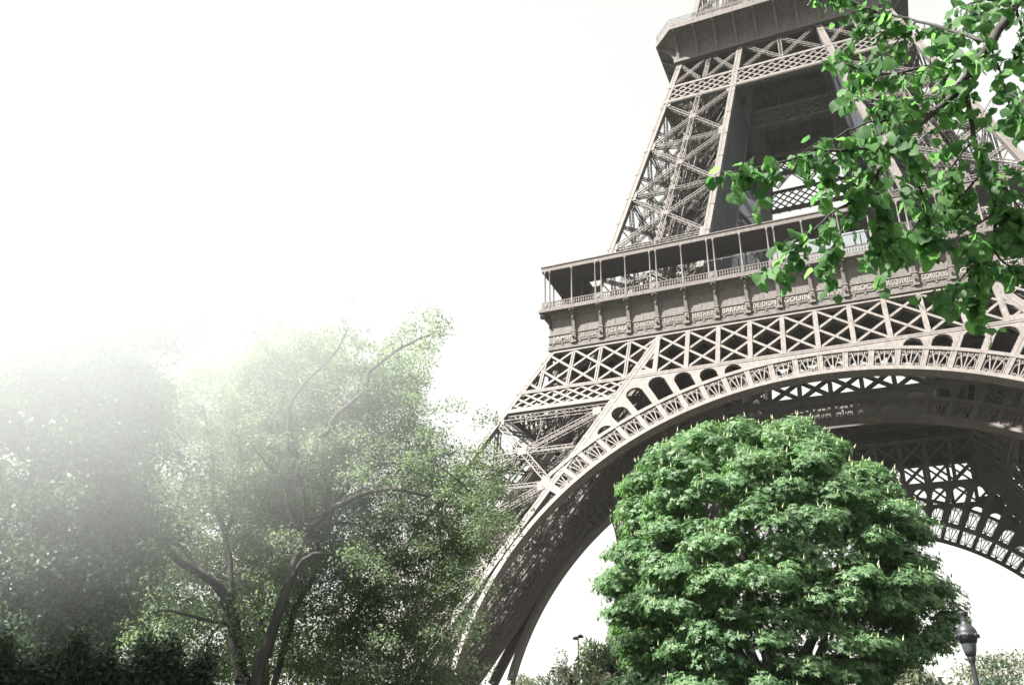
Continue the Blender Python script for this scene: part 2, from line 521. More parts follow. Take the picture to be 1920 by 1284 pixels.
def make_leg(o_f, i_f, z0, z1, nodes, bw, lower):
    """leg of the quadrant x<0, y<0; copies are turned about the tower's axis"""
    no, ni = leg_lines(o_f, i_f)
    g = MB()
    if lower: spans = {no: (0.0, bw), ni: (-0.05, bw-0.05)}
    else: spans = {no: (0.0, bw), ni: (-bw, 0.0)}
    for fx in (no, ni):
        for fy in (no, ni):
            ax = spans[fx]; ay = spans[fy]
            prism(g, fx, fy, ax[0], ax[1], ay[0], ay[1], z0, z1)
            # cover strips and splice plates on the outward faces
            for dy, s in ((ay[0], -1), (ay[1], 1)):
                a, b = (dy-0.04, dy) if s < 0 else (dy, dy+0.04)
                for u0, u1 in ((0.0, 0.36), (0.64, 1.0)):
                    prism(g, fx, fy, ax[0]+u0*bw, ax[0]+u1*bw, a, b, z0, z1)
            for dx, s in ((ax[0], -1), (ax[1], 1)):
                a, b = (dx-0.04, dx) if s < 0 else (dx, dx+0.04)
                for u0, u1 in ((0.0, 0.36), (0.64, 1.0)):
                    prism(g, fx, fy, a, b, ay[0]+u0*bw, ay[0]+u1*bw, z0, z1)
            z = z0+2.5
            while z < z1-1:
                prism(g, fx, fy, ax[0]-0.05, ax[1]+0.05, ay[0]-0.055, ay[1]+0.055, z, z+(0.5 if lower else 0.06))
                z += 5.0
    leg = g.build('leg' if lower else 'upper_leg', M_IRON, TOWER)
    faces = [('out', lambda z: Vector((no(z),no(z),z)), lambda z: Vector((ni(z),no(z),z)), Vector((0,-1,0.3))),
             ('out', lambda z: Vector((no(z),no(z),z)), lambda z: Vector((no(z),ni(z),z)), Vector((-1,0,0.3))),
             ('in', lambda z: Vector((no(z),ni(z),z)), lambda z: Vector((ni(z),ni(z),z)), Vector((0,1,-0.3))),
             ('in', lambda z: Vector((ni(z),no(z),z)), lambda z: Vector((ni(z),ni(z),z)), Vector((1,0,-0.3)))]
    m = bw*0.75
    for kind, A, B, n in faces:
        g = MB(); W = 0.62 if not lower else 0.8; Dp = 0.6
        def pt(f0, z, f1):
            t = (f1(z)-f0(z)).normalized()
            return f0(z)+t*m
        nn = list(nodes)
        if lower and kind == 'in': nn = [51.0]+nn
        for i in range(len(nn)-1):
            zt, zb = nn[i], nn[i+1]; e = 0.35
            pa, pb = pt(A,zt-e,B), pt(B,zt-e,A); qa, qb = pt(A,zb+e,B), pt(B,zb+e,A)
            g.lattice(pa, qb, W, Dp, n, 0.11, W*0.9, 0.065, -0.12)
            g.lattice(pb, qa, W, Dp, n, 0.11, W*0.9, 0.065, -0.12)
            c = (pa+pb+qa+qb)/4
            # true crossing point of the diagonals
            wa = (pb-pa).length; wb = (qb-qa).length; c = pa+(qb-pa)*(wa/(wa+wb))
            t = (pb-pa).normalized(); sdir = (qa+qb-pa-pb).normalized()
            g.bar(c-t*0.55, c+t*0.55, 1.0, 0.08, n, -0.06)
            for z in ((zb, c.z) if lower else (zb,)):
                g.lattice(pt(A,z,B), pt(B,z,A), 0.62, Dp, n, 0.1, 0.62, 0.06, -0.16)
            # gussets at the nodes
            for q, dirn in ((pa, t), (qa, t), (pb, -t), (qb, -t)):
                g.bar(q-dirn*0.3, q+dirn*0.75, 1.15, 0.07, n, -0.05)
        if not lower:
            top = (A(nn[0])+B(nn[0]))/2; bot = (A(nn[-1])+B(nn[-1]))/2
            g.lattice(top, bot, 0.75, 0.6, n, 0.12, 0.7, 0.065, -0.02)
            for i in range(len(nn)):
                c = (A(nn[i])+B(nn[i]))/2
                g.bar(c-Vector((0,0,0.45)), c+Vector((0,0,0.45)), 0.95, 0.06, n, 0.03)
            # X panels between the two girders of the second floor, two across
            M0 = lambda z: (A(z)+B(z))/2
            for f0, f1 in ((A, M0), (M0, B)):
                p0 = f0(106.2)+(f1(106.2)-f0(106.2))*(0.12); p1 = f1(106.2)+(f0(106.2)-f1(106.2))*0.12
                q0 = f0(111.2)+(f1(111.2)-f0(111.2))*0.12; q1 = f1(111.2)+(f0(111.2)-f1(111.2))*0.12
                g.lattice(p0, q1, 0.5, 0.5, n, 0.1, 0.5, 0.06, -0.1); g.lattice(p1, q0, 0.5, 0.5, n, 0.1, 0.5, 0.06, -0.1)
            g.lattice(M0(106.2), M0(111.5), 0.6, 0.5, n, 0.11, 0.6, 0.06, -0.06)
        if lower and kind == 'in':                                   # long members running up the inner faces
            for fr, wd, solid in ((0.10,0.7,0),(0.2,0.8,0),(0.3,0.5,1),(0.4,0.9,0),(0.5,0.6,1),(0.6,0.9,0),(0.7,0.5,1),(0.79,0.9,0),(0.87,0.9,0),(0.93,0.9,0),(0.975,0.8,1)):
                p0 = A(z0)*(1-fr)+B(z0)*fr; p1 = A(z1)*(1-fr)+B(z1)*fr
                if solid: g.bar(p0, p1, wd, 0.5, n, -0.08)
                else: g.lattice(p0, p1, wd, 0.4, n, 0.13, wd*0.7, 0.1, -0.2)
        g.build('cross_bracing', M_IRON if kind == 'out' else M_INNER, leg)
    # inside the leg: diaphragms, lift track, stairs
    g = MB()
    ctr = lambda z: Vector(((no(z)+ni(z))/2, (no(z)+ni(z))/2, z))
    step = 5.05
    z = z1-2
    while z > z0+3:
        cs = [Vector((no(z),no(z),z)), Vector((ni(z),no(z),z)), Vector((ni(z),ni(z),z)), Vector((no(z),ni(z),z))]
        g.lattice(cs[0], cs[2], 0.45, 0.5, (0,0,1), 0.1, 0.6, 0.06); g.lattice(cs[1], cs[3], 0.45, 0.5, (0,0,1), 0.1, 0.6, 0.06, 0.02)
        for i in range(4):
            mid = (cs[i]+cs[(i+1)%4])/2; mid2 = (cs[(i+1)%4]+cs[(i+2)%4])/2
            g.lattice(mid, mid2, 0.4, 0.4, (0,0,1), 0.08, 0.6, 0.06)
        zz = max(z0, z-step)
        for i in range(4):
            mid = (cs[i]+cs[(i+1)%4])/2
            low = ctr(zz)
            g.bar(mid, low+(mid-ctr(z))*0.5, 0.16, 0.16, (0.3,0.5,0.2))
            g.bar(cs[i], low+(cs[i]-ctr(z))*0.35, 0.13, 0.13, (0.3,0.5,0.2))
        z -= step
    g.build('inner_bracing', M_INNER, leg)
    g = MB(); axis = (ctr(z1)-ctr(z0)).normalized(); side = axis.cross(Vector((1,1,0))).normalized(); up = side.cross(axis)
    sc_ = 1.0 if lower else 0.6
    for o_ in (-2.6, -1.0, 1.0, 2.6):
        k = side*(o_*sc_)+up*(-0.3)
        g.bar(ctr(z0)+k, ctr(z1)+k, 0.42*sc_, 0.9*sc_, up)
    if lower:
        for o_ in (-1.8, 1.8): g.bar(ctr(z0)+side*o_-up*2.3, ctr(z1)+side*o_-up*2.3, 0.8, 0.15, up)
        for o_ in (-3.9, 3.9): g.bar(ctr(z0)+side*o_+up*0.6, ctr(z1)+side*o_+up*0.6, 0.6, 0.3, up)
    N = int((z1-z0)/1.7)
    for i in range(N):
        c = ctr(z0+(z1-z0)*i/N)+up*(-0.5)
        g.bar(c-side*3.0*sc_, c+side*3.0*sc_, 0.18, 0.2, up)
        if i % 3 == 0: g.bar(c-side*2.6*sc_-up*1.8, c+side*2.6*sc_-up*1.8, 0.2, 0.4, up); g.bar(c-side*2.4*sc_, c-side*2.4*sc_-up*1.8, 0.2, 0.2, side); g.bar(c+side*2.4*sc_, c+side*2.4*sc_-up*1.8, 0.2, 0.2, side)
    g.build('lift_track', M_INNER, leg)
    g = MB(); z = z0+2; fl = 0
    while z < z1-4:                                                  # stair flights zigzag up one side
        c0 = ctr(z)+up*(1.6*sc_)-side*(2.0*sc_); c1 = ctr(z+3.4)+up*(1.6*sc_)+side*(2.0*sc_)
        if fl % 2: c0, c1 = ctr(z)+up*(1.6*sc_)+side*(2.0*sc_), ctr(z+3.4)+up*(1.6*sc_)-side*(2.0*sc_)
        for e in (-0.5, 0.5):
            k = Vector((0.7,-0.7,0))*e
            g.bar(c0+k, c1+k, 0.28, 0.06, (0.7,-0.7,0)); g.bar(c0+k+Vector((0,0,1)), c1+k+Vector((0,0,1)), 0.06, 0.06, (0.7,-0.7,0))
            for i in range(7):
                q = c0+(c1-c0)*(i/6)+k; g.bar(q, q+Vector((0,0,1)), 0.05, 0.05, (0.7,-0.7,0))
        for i in range(12):
            q = c0+(c1-c0)*((i+0.5)/12); g.bar(q-Vector((0.35,-0.35,0)), q+Vector((0.35,-0.35,0)), 0.26, 0.05, (0,0,1))
        g.bar(c1-side*0.9, c1+side*0.9, 1.3, 0.1, (0,0,1))
        z += 3.4; fl += 1
    g.build('stair', M_INNER, leg)
    return leg, faces

def turned(o, q):
    c = copy_tree(o, o.parent); c.rotation_euler = (0, 0, q*math.pi/2)
    return c

LEG, _ = make_leg(fa, fb, 3.5, 51.6, [40.4, 30.3, 20.2, 10.2, 4.2], 0.85, True)
for q in (1, 2, 3): turned(LEG, q)
UPL, _faces = make_leg(fu, fv, 57.6, 112.3, [101.4, 91.2, 80.4, 70.0, 58.5], 0.95, False)
# dark netting on the leg's inner side
g = MB()
A, B = _faces[3][1], _faces[3][2]
for i in range(6):
    za, zb = 58.5+i*7.2, 58.5+(i+1)*7.2-0.15
    def q(f0, z, f1, m): return f0(z)+(f1(z)-f0(z)).normalized()*m+Vector((0.06,0,0))
    p = [q(A,za,B,1.0), q(B,za,A,1.0), q(B,zb,A,1.0), q(A,zb,B,1.0)]
    g.hexa([v+Vector((-0.03,0,0)) for v in p]+[v+Vector((0.0,0,0)) for v in p])
A, B = _faces[2][1], _faces[2][2]  # back-face sheets added to darken the view into the upper leg
for i in range(4):
    za, zb = 83.0+i*7.2, 83.0+(i+1)*7.2-0.15
    def q(f0, z, f1, m): return f0(z)+(f1(z)-f0(z)).normalized()*m+Vector((0,0.06,0))
    p = [q(A,za,B,1.0), q(B,za,A,1.0), q(B,zb,A,1.0), q(A,zb,B,1.0)]
    g.hexa(p+[v+Vector((0,0.03,0)) for v in p])
g.build('net_and_dark_sheets', M_NET, UPL)
for q_ in (1, 2, 3): turned(UPL, q_)

# masonry footings, four under each leg
FEET = []
for X in (-fa(3.2), -fb(3.2)):
    for Y in (-fa(3.2), -fb(3.2)):
        g = MB(); cx, cy = X+(0.4 if X < -50 else 0.3), Y+(0.4 if Y < -50 else 0.3)
        w0, w1 = 3.6, 2.0
        g.hexa([(cx-w0,cy-w0,0),(cx+w0,cy-w0,0),(cx+w0,cy+w0,0),(cx-w0,cy+w0,0),
                (cx-w1,cy-w1,3.9),(cx+w1,cy-w1,3.9),(cx+w1,cy+w1,3.9),(cx-w1,cy+w1,3.9)])
        FEET.append(g.build('masonry_footing', M_STONE, TOWER))
for q_ in (1, 2, 3):
    for o in FEET: turned(o, q_)

# arches and girders on the four outer and the four inner faces
ARCH = make_arch(OUT, M_IRON); IARCH = make_arch(INN, M_INNER)
GIRD = make_girder(OUT, M_IRON, True); IGIRD = make_girder(INN, M_INNER, False)
for q_ in (1, 2, 3):
    for o in (ARCH, IARCH, GIRD, IGIRD): turned(o, q_)

# ---- frieze with the names
def ringprof(mb, prof, cham=None):
    """profile (half width, z) swept along the front side, mitred"""
    for (d0, z0), (d1, z1) in zip(prof[:-1], prof[1:]):
        mb.face([(-d0,-d0,z0), (d0,-d0,z0), (d1,-d1,z1), (-d1,-d1,z1)])
g = MB()
cove = [(34.10, 55.2)]+[(34.10+1.05*(1-math.cos(math.pi/2*i/10)), 55.9+1.2*math.sin(math.pi/2*i/10)) for i in range(11)]
prof = [(33.9,51.72),(34.32,51.72),(34.32,52.2),(34.16,52.24),(34.16,52.62),(34.26,52.66),(34.26,52.8),(34.2,52.82),(34.2,53.82),(34.3,53.84),(34.3,53.95),(34.12,53.98)]+cove+[(35.2,57.14),(35.35,57.16),(35.35,57.6),(35.1,57.62),(34.8,57.64)]
ringprof(g, prof)
x = -33.6
while x < 33.7:                                                     # dentils
    g.box(x-0.14, x+0.14, -34.25, -34.16, 52.36, 52.60); x += 1.2753
for k in range(-9, 9):                                               # panel seams
    xs = (k+0.5)*SP
    for i in range(len(cove)-3):
        (d0,z0),(d1,z1) = cove[i], cove[i+1]
        g.bar((xs,-d0,z0),(xs,-d1,z1), 0.07, 0.03, (0,-1,-0.3), 0.02)
    g.box(xs-0.035, xs+0.035, -34.14, -34.12, 53.98, 55.0)
    g.box(xs-1.55, xs+1.55, -34.215, -34.2, 52.86, 52.9); g.box(xs-1.55, xs+1.55, -34.215, -34.2, 53.74, 53.78)
# corner scroll
for e in (-1, 1):
    g.tube([(e*34.75,-35.0,56.75),(e*35.05,-34.7,56.75)], 0.36, 14)
    g.tube([(e*34.68,-35.05,56.75),(e*35.12,-34.65,56.75)], 0.18, 12)
    for i in range(len(cove)-1):
        (d0,z0),(d1,z1) = cove[i], cove[i+1]
        g.bar((e*(d0-0.1),-d0+0.1,z0),(e*(d1-0.1),-d1+0.1,z1), 0.5, 0.25, (e,-1,-0.5), 0.2)
FRZ = g.build('frieze', M_FRIEZE, TOWER)
# bracket
g = MB(); yb = -34.2
g.box(-0.30, 0.30, yb-0.30, yb+0.02, 52.72, 53.9); g.box(-0.36, 0.36, yb-0.38, yb+0.02, 53.9, 54.06); g.box(-0.33, 0.33, yb-0.34, yb+0.02, 52.34, 52.72)
g.box(-0.17, 0.17, yb-0.34, yb-0.30, 53.45, 53.8); g.tube([(-0.0,yb-0.30,53.2),(0,yb-0.46,53.1),(0,yb-0.33,52.8)], [0.14,0.16,0.08], 8)
g.bar((0,yb-0.02,54.06),(0,yb-0.2,55.6), 0.42, 0.34, (0,-1,0), 0.17); g.bar((0,yb-0.2,55.6),(0,yb-0.55,56.65), 0.40, 0.34, (0,-1,-0.3), 0.17)
g.blob((0,yb-0.55,55.95), 0.13, 0.1, 0.16, 8, 6)
g.blob((0,yb-0.62,56.72), 0.27, 0.24, 0.26, 10, 6)
for i, a in enumerate((-62,-32,0,32,62)):
    a = R(a); rr = 0.46 if i != 2 else 0.52
    g.blob((math.sin(a)*0.33, yb-0.92-0.06*math.cos(a*2), 56.84+math.cos(a)*rr*0.66), 0.14, 0.2, 0.29, 8, 6)
BRK = g.mesh('bracket', False); BRK.materials.append(M_FRIEZE)
for k in range(-8, 9):
    o = link('bracket', BRK, None, FRZ); o.location = (k*SP, 0, 0)
for q_ in (1, 2, 3): turned(FRZ, q_)
NAMES = ['JAMIN','GAY-LUSSAC','FIZEAU','SCHNEIDER','LE CHATELIER','BERTHIER','BARRAL','DE DION','GOUIN','JOUSSELIN','BROCA','BECQUEREL','CORIOLIS','CAIL','TRIGER']
for i, w in enumerate(NAMES):
    cu = bpy.data.curves.new('lettering', 'FONT'); cu.body = w
    cu.align_x = 'CENTER'; cu.size = 0.95; cu.extrude = 0.03; cu.offset = 0.008; cu.space_character = 1.12
    t = bpy.data.objects.new('lettering', cu); COL.objects.link(t)
    bpy.context.view_layer.update()
    me = bpy.data.meshes.new_from_object(t.evaluated_get(bpy.context.evaluated_depsgraph_get()))
    bpy.data.objects.remove(t)
    xs = [v.co.x for v in me.vertices]; wd = max(xs)-min(xs)
    sx = min(1.0, 2.75/wd)
    if len(w) < 6: sx *= 1.08
    me.materials.clear(); me.materials.append(M_LETTER)
    o = link('name_lettering', me, None, FRZ)
    o.rotation_euler = (math.pi/2, 0, 0); o.scale = (sx, 1, 1)
    o.location = ((i-8.5)*SP+(0.12 if i else 0.45), -34.235, 53.0)
    o['label'] = 'raised pale gilt name '+w

# ---- first floor gallery
g = MB()
g.box(-34.9, 34.9, -35.0, -34.86, 57.64, 57.9); g.box(-34.9, 34.9, -35.02, -34.84, 58.66, 58.78)
x = -34.7
while x < 34.75:
    g.bar((x,-34.93,57.9),(x,-34.93,58.66), 0.11, 0.12, (0,-1,0), 0.06)
    g.bar((x,-34.93,58.12),(x,-34.93,58.36), 0.19, 0.17, (0,-1,0), 0.085)
    x += 0.34
for k in list(range(-9, 10)):
    w = 0.62 if k % 2 else 0.16
    xx = k*SP if abs(k) < 9 else math.copysign(34.3, k)
    g.box(xx-w, xx+w, -35.06, -34.82, 57.64, 58.82)
    if k % 2:
        g.blob((xx,-35.07,58.22), 0.28, 0.06, 0.28, 10, 6)
BAL = g.build('balustrade', M_FRIEZE, TOWER)
for q_ in (1, 2, 3): turned(BAL, q_)
g = MB()
g.lathe([(0.17,57.66),(0.17,58.0),(0.13,58.1),(0.115,61),(0.105,63.3),(0.15,63.4),(0.17,63.66)], seg=8)
COLM = g.mesh('column', True); COLM.materials.append(M_FRIEZE)
cols = []
for q_ in range(4):
    for k in range(-9, 9):
        xx = k*SP
        xs = ([xx-0.42, xx+0.42] if k % 2 else [xx])
        if k == -9: xs = [-34.55, -33.85]
        for x_ in xs:
            o = link('gallery_column', COLM, None, TOWER)
            o.matrix_local = Matrix.Rotation(q_*math.pi/2, 4, 'Z') @ Matrix.Translation((x_, -34.93, 0))
        if k % 2 == 0:
            o = link('inner_column', COLM, None, TOWER)
            o.matrix_local = Matrix.Rotation(q_*math.pi/2, 4, 'Z') @ Matrix.Translation((xx, -30.6, 0))
g = MB()
def trap(y0, y1, z0, z1):
    g.hexa([(-y0,-y0,z0),(y0,-y0,z0),(y1,-y1,z0),(-y1,-y1,z0),(-y0,-y0,z1),(y0,-y0,z1),(y1,-y1,z1),(-y1,-y1,z1)])
trap(35.05, 34.8, 63.7, 64.35)
trap(35.15, 34.78, 64.352, 64.5)
ROOF = g.build('gallery_roof', M_FRIEZE, TOWER)
g = MB(); trap(34.79, 29.9, 63.78, 64.2)
x = -34
while x < 34.2:
    yy = max(30.0, abs(x)); 
    if yy < 34.6: g.box(x-0.05, x+0.05, -34.75, -yy, 63.70, 63.78)
    x += 0.425
CE = g.build('ceiling', M_CEIL, ROOF)
for q_ in (1, 2, 3): turned(ROOF, q_)
# floor: deep girders and deck round the open well
g = MB()
trap(34.3, 13.5, 56.4, 57.6)
for y in (30.5, 26.5, 22.5, 18.0, 14.0):
    g.hexa([(-y,-y-0.2,53.2),(y,-y-0.2,53.2),(y,-y+0.2,53.2),(-y,-y+0.2,53.2),(-y,-y-0.2,56.41),(y,-y-0.2,56.41),(y,-y+0.2,56.41),(-y,-y+0.2,56.41)])
for k in range(-8, 9):
    xx = k*SP; yi = max(13.6, abs(xx))
    if yi < 33: g.box(xx-0.15, xx+0.15, -33.8, -yi, 54.2, 56.41)
DECK = g.build('floor_deck', M_INNER, TOWER)
for q_ in (1, 2, 3): turned(DECK, q_)
# glazed wind screens behind the gallery
g = MB(); gl = MB(); y = -29.4
for i in range(13):
    xx = -13.2+i*2.2; g.box(xx-0.06, xx+0.06, y-0.08, y+0.08, 57.6, 63.9)
for z in (58.6, 60.6, 62.0, 63.8): g.box(-13.2, 13.2, y-0.06, y+0.06, z-0.06, z+0.06)
for i in range(12):
    xx = -13.2+i*2.2; gl.box(xx+0.06, xx+2.14, y-0.01, y+0.01, 58.66, 63.74)
SCR = g.build('wind_screen', M_CEIL, TOWER); gl.build('pane', M_GLASS, SCR)
for q_ in (1, 2, 3): turned(SCR, q_)

# ---- second floor
def second_girder(fo, mtl, xlim):
    """fine lattice girder at 101.6-105.6 m across legs and opening; fo gives the face's distance from the axis"""
    g = MB(); k1 = -0.2525; n = Vector((0,-1,0.25)).normalized()
    P = lambda x, z, d=0.0: Vector((x, -fo(z), z))+n*d
    for z0, z1 in ((101.45, 102.0), (105.15, 105.65)):
        x0, x1 = xlim(z0), xlim(z1)
        g.hexa([P(-x0,z0,-0.5),P(x0,z0,-0.5),P(x0,z0,0.06),P(-x0,z0,0.06),P(-x1,z1,-0.5),P(x1,z1,-0.5),P(x1,z1,0.06),P(-x1,z1,0.06)])
    for i in range(-15, 16):
        for sl in (-1, 1):
            xa = i*1.62; pts = []
            for m in range(21):
                z = 102.0+3.15*m/20; x = xa+sl*(m/20-0.5)*4.2
                if abs(x) < xlim(z)-0.3: pts.append((x, z))
            if len(pts) > 3:
                A = P(*pts[0]); B = P(*pts[-1]); o_ = -0.02 if sl > 0 else -0.09
                g.bar(A, B, 0.26, 0.06, n, o_); g.bar(A, B, 0.06, 0.3, n, o_-0.06)
    A, B = P(-xlim(101.5), 101.4, -0.4), P(xlim(101.5), 101.4, -0.4)
    g.bar(A, B, 0.9, 0.08, (0,0,1), 0.0)
    for i in range(20):
        c = A+(B-A)*((i+0.5)/20); g.bar(c+Vector((-0.9,-0.6,-0.05)), c+Vector((0.9,0.9,-0.05)), 0.1, 0.08, (0,0,1), -0.1)
    return g, P, n
g, P, n = second_girder(fu, M_IRON, lambda z: fu(z)-0.3)
for e0, e1 in ((-1, 0), (0, 1)):                                     # braces over the opening
    for a, b in ((0.04, 0.5), (0.5, 0.96)):
        X = lambda t, z: (2*t-1)*(fv(z)-0.3)
        if e0 == -1:
            g.lattice(P(X(a,106.1),106.1), P(X(b,111.3),111.3), 0.55, 0.5, n, 0.1, 0.55, 0.06, -0.1)
            g.lattice(P(X(b,106.1),106.1), P(X(a,111.3),111.3), 0.55, 0.5, n, 0.1, 0.55, 0.06, -0.1)
g.lattice(P(0,105.8), P(0,111.5), 0.6, 0.5, n, 0.12, 0.6, 0.06, -0.05)
SG = g.build('upper_girder', M_IRON, TOWER)
g, P, n = second_girder(fv, M_INNER, lambda z: fv(z)-0.2)
SGI = g.build('upper_girder', M_INNER, TOWER)
for q_ in (1, 2, 3): turned(SG, q_); turned(SGI, q_)
g = MB()
cv2 = [(17.25+3.2*(1-math.cos(math.pi/2*i/10)), 114.1+2.4*math.sin(math.pi/2*i/10)) for i in range(11)]
prof2 = [(16.6,111.68),(17.62,111.7),(17.62,112.3),(17.25,112.32)]+cv2+[(20.62,116.52),(20.62,116.95),(20.5,116.97),(20.5,117.75),(20.3,117.76)]
def oct_pts(d, z):
    c = min(d, 17.4)
    return [Vector((-c,-d,z)), Vector((c,-d,z)), Vector((d,-c,z))]
for (d0,z0),(d1,z1) in zip(prof2[:-1], prof2[1:]):
    a = oct_pts(d0,z0); b = oct_pts(d1,z1)
    g.face([a[0],a[1],b[1],b[0]])
    if d0 > 17.4 or d1 > 17.4: g.face([a[1],a[2],b[2],b[1]])
for k in range(-5, 6):
    for xs in ((k+0.5)*3.356,):
        if k < 5:
            for z0, z1 in ((112.35, 114.1),): g.box(xs-0.03, xs+0.03, -17.28, -17.25, z0, z1)
            for i in range(8): g.bar((xs,-cv2[i][0],cv2[i][1]),(xs,-cv2[i+1][0],cv2[i+1][1]), 0.06, 0.03, (0,-1,-0.5), 0.02)
x = -17
while x < 17.2:
    g.box(x-0.1, x+0.1, -17.66, -17.62, 112.2, 112.34); x += 0.6
S2 = g.build('second_gallery', M_FRIEZE, TOWER)
g = MB()
pr = [(17.35,112.32),(17.6,113.6),(18.2,114.9),(19.2,115.9),(20.4,116.5)]
for (d0,z0),(d1,z1) in zip(pr[:-1], pr[1:]):
    g.bar((0,-d0,z0),(0,-d1,z1), 0.42, 0.9, (0,-1,-0.4), 0.25)
RIB = g.mesh('rib'); RIB.materials.append(M_FRIEZE)
for k in range(-5, 6):
    o = link('rib', RIB, None, S2); o.location = (k*3.356, 0, 0)
for q_ in (1, 2, 3): turned(S2, q_)
g = MB()
for i in range(27):
    xx = -17+i*34/26; g.bar((xx,-20.4,117.7),(xx,-20.4,119.0), 0.06, 0.06, (0,-1,0)); 
for z in (118.2, 118.6, 119.0): g.bar((-17.4,-20.4,z),(17.4,-20.4,z), 0.06, 0.06, (0,-1,0)); g.bar((17.4,-20.4,z),(20.4,-17.4,z), 0.06, 0.06, (0.7,-0.7,0))
for i in range(26):
    xx = -17+i*34/26
    g.bar((xx,-20.4,117.8),(xx+34/26,-20.4,118.95), 0.035, 0.035, (0,-1,0)); g.bar((xx,-20.4,118.95),(xx+34/26,-20.4,117.8), 0.035, 0.035, (0,-1,0))
for k in range(-5,6): g.box(k*3.356-0.14, k*3.356+0.14, -20.56, -20.5, 116.97, 117.9)
RL = g.build('railing', M_IRON, TOWER)
for q_ in (1, 2, 3): turned(RL, q_)
g = MB()
g.box(-17.2, 17.2, -17.2, 17.2, 113.2, 113.8)
for i in range(-8, 9):
    if i: g.box(i*2.1-0.12, i*2.1+0.12, -17.0, 17.0, 111.9, 113.2)
for i in range(-4, 5): g.box(-17.0, 17.0, i*4.2-0.15, i*4.2+0.15, 111.6, 113.19)
g.build('second_floor_deck', M_INNER, TOWER)
# the legs above the second floor
fu3 = lambda z: 15.9-0.2*(z-117)
fv3 = lambda z: 5.0-0.1*(z-117)
_save = (M_IRON,)
def make_top_leg():
    g = MB(); no = lambda z: -fu3(z); ni = lambda z: -fv3(z); bw = 0.9
    for fx, ax in ((no, (0,bw)), (ni, (-bw,0))):
        for fy, ay in ((no, (0,bw)), (ni, (-bw,0))):
            prism(g, fx, fy, ax[0], ax[1], ay[0], ay[1], 113.8, 150)
    leg = g.build('top_leg', M_IRON, TOWER)
    fs = [(lambda z: Vector((no(z),no(z),z)), lambda z: Vector((ni(z),no(z),z)), (0,-1,0.2)), (lambda z: Vector((no(z),no(z),z)), lambda z: Vector((no(z),ni(z),z)), (-1,0,0.2)),
          (lambda z: Vector((no(z),ni(z),z)), lambda z: Vector((ni(z),ni(z),z)), (0,1,0)), (lambda z: Vector((ni(z),no(z),z)), lambda z: Vector((ni(z),ni(z),z)), (1,0,0))]
    for A, B, n in fs:
        g = MB()
        for z in range(117, 150, 8):
            g.lattice(A(z), B(z+8), 0.55, 0.5, n, 0.1, 0.5, 0.06, -0.1); g.lattice(B(z), A(z+8), 0.55, 0.5, n, 0.1, 0.5, 0.06, -0.1)
            g.lattice(A(z), B(z), 0.55, 0.5, n, 0.1, 0.5, 0.06, -0.1)
            for i in range(1, 6):
                p = A(z)+(B(z)-A(z))*(i/6); q = A(z+8)+(B(z+8)-A(z+8))*(i/6)
                g.bar(p, q, 0.1, 0.1, n, -1.2)
        g.build('cross_bracing', M_IRON, leg)
    return leg
TL = make_top_leg()
for q_ in (1, 2, 3): turned(TL, q_)
# ------------------------------------------------------------------ vegetation
M_BARK = mat('bark', (0.05, 0.047, 0.046), 0.9, 0.3, 6, streak=0.2, bump=0.5)
M_CHEST = leaf_mat('chestnut_leaf', (0.033, 0.080, 0.037), (0.145, 0.24, 0.115), (1.5, 1.9, 0.9), 0.35, 0.5)
M_PLANE = leaf_mat('plane_leaf', (0.068, 0.096, 0.074), (0.205, 0.25, 0.185), (1.5, 1.7, 1.0), 0.52, 0.4)
M_DARK = leaf_mat('dark_leaf', (0.026, 0.048, 0.036), (0.075, 0.115, 0.080), (1.4, 1.6, 0.9), 0.35, 0.5)
M_LIME = leaf_mat('lime_leaf', (0.028, 0.074, 0.033), (0.105, 0.205, 0.080), (2.0, 2.3, 1.5), 0.55, 9.0, 0.55, 0.2)
M_GREY = leaf_mat('grey_green_leaf', (0.060, 0.076, 0.048), (0.160, 0.176, 0.120), (1.3, 1.4, 1.0), 0.35, 0.5)
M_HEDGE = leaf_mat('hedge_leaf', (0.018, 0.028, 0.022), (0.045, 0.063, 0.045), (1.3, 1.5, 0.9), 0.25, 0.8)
M_BLOS = mat('blossom', (0.24, 0.28, 0.16), 0.7, 0.1, 4)

def unit(v): return v/np.maximum(np.linalg.norm(v, axis=-1, keepdims=True), 1e-9)

def leaf_quads(rng, c, size, dirs, nrm, aspect=0.55, fold=0.25):
    """diamond leaves: c base points, dirs leaf direction, nrm rough normal"""
    n = len(c); dirs = unit(dirs); side = unit(np.cross(dirs, nrm)); nn = np.cross(side, dirs)
    s = (size*rng.uniform(0.7, 1.3, n))[:, None]
    tip = c+dirs*s; mid = c+dirs*s*0.48
    l = mid+side*s*aspect/2+nn*s*fold*0.3; r = mid-side*s*aspect/2+nn*s*fold*0.3
    return np.stack([c, l, tip, r], 1).reshape(-1, 3)

def rand_dirs(rng, n): return unit(rng.normal(size=(n, 3)))

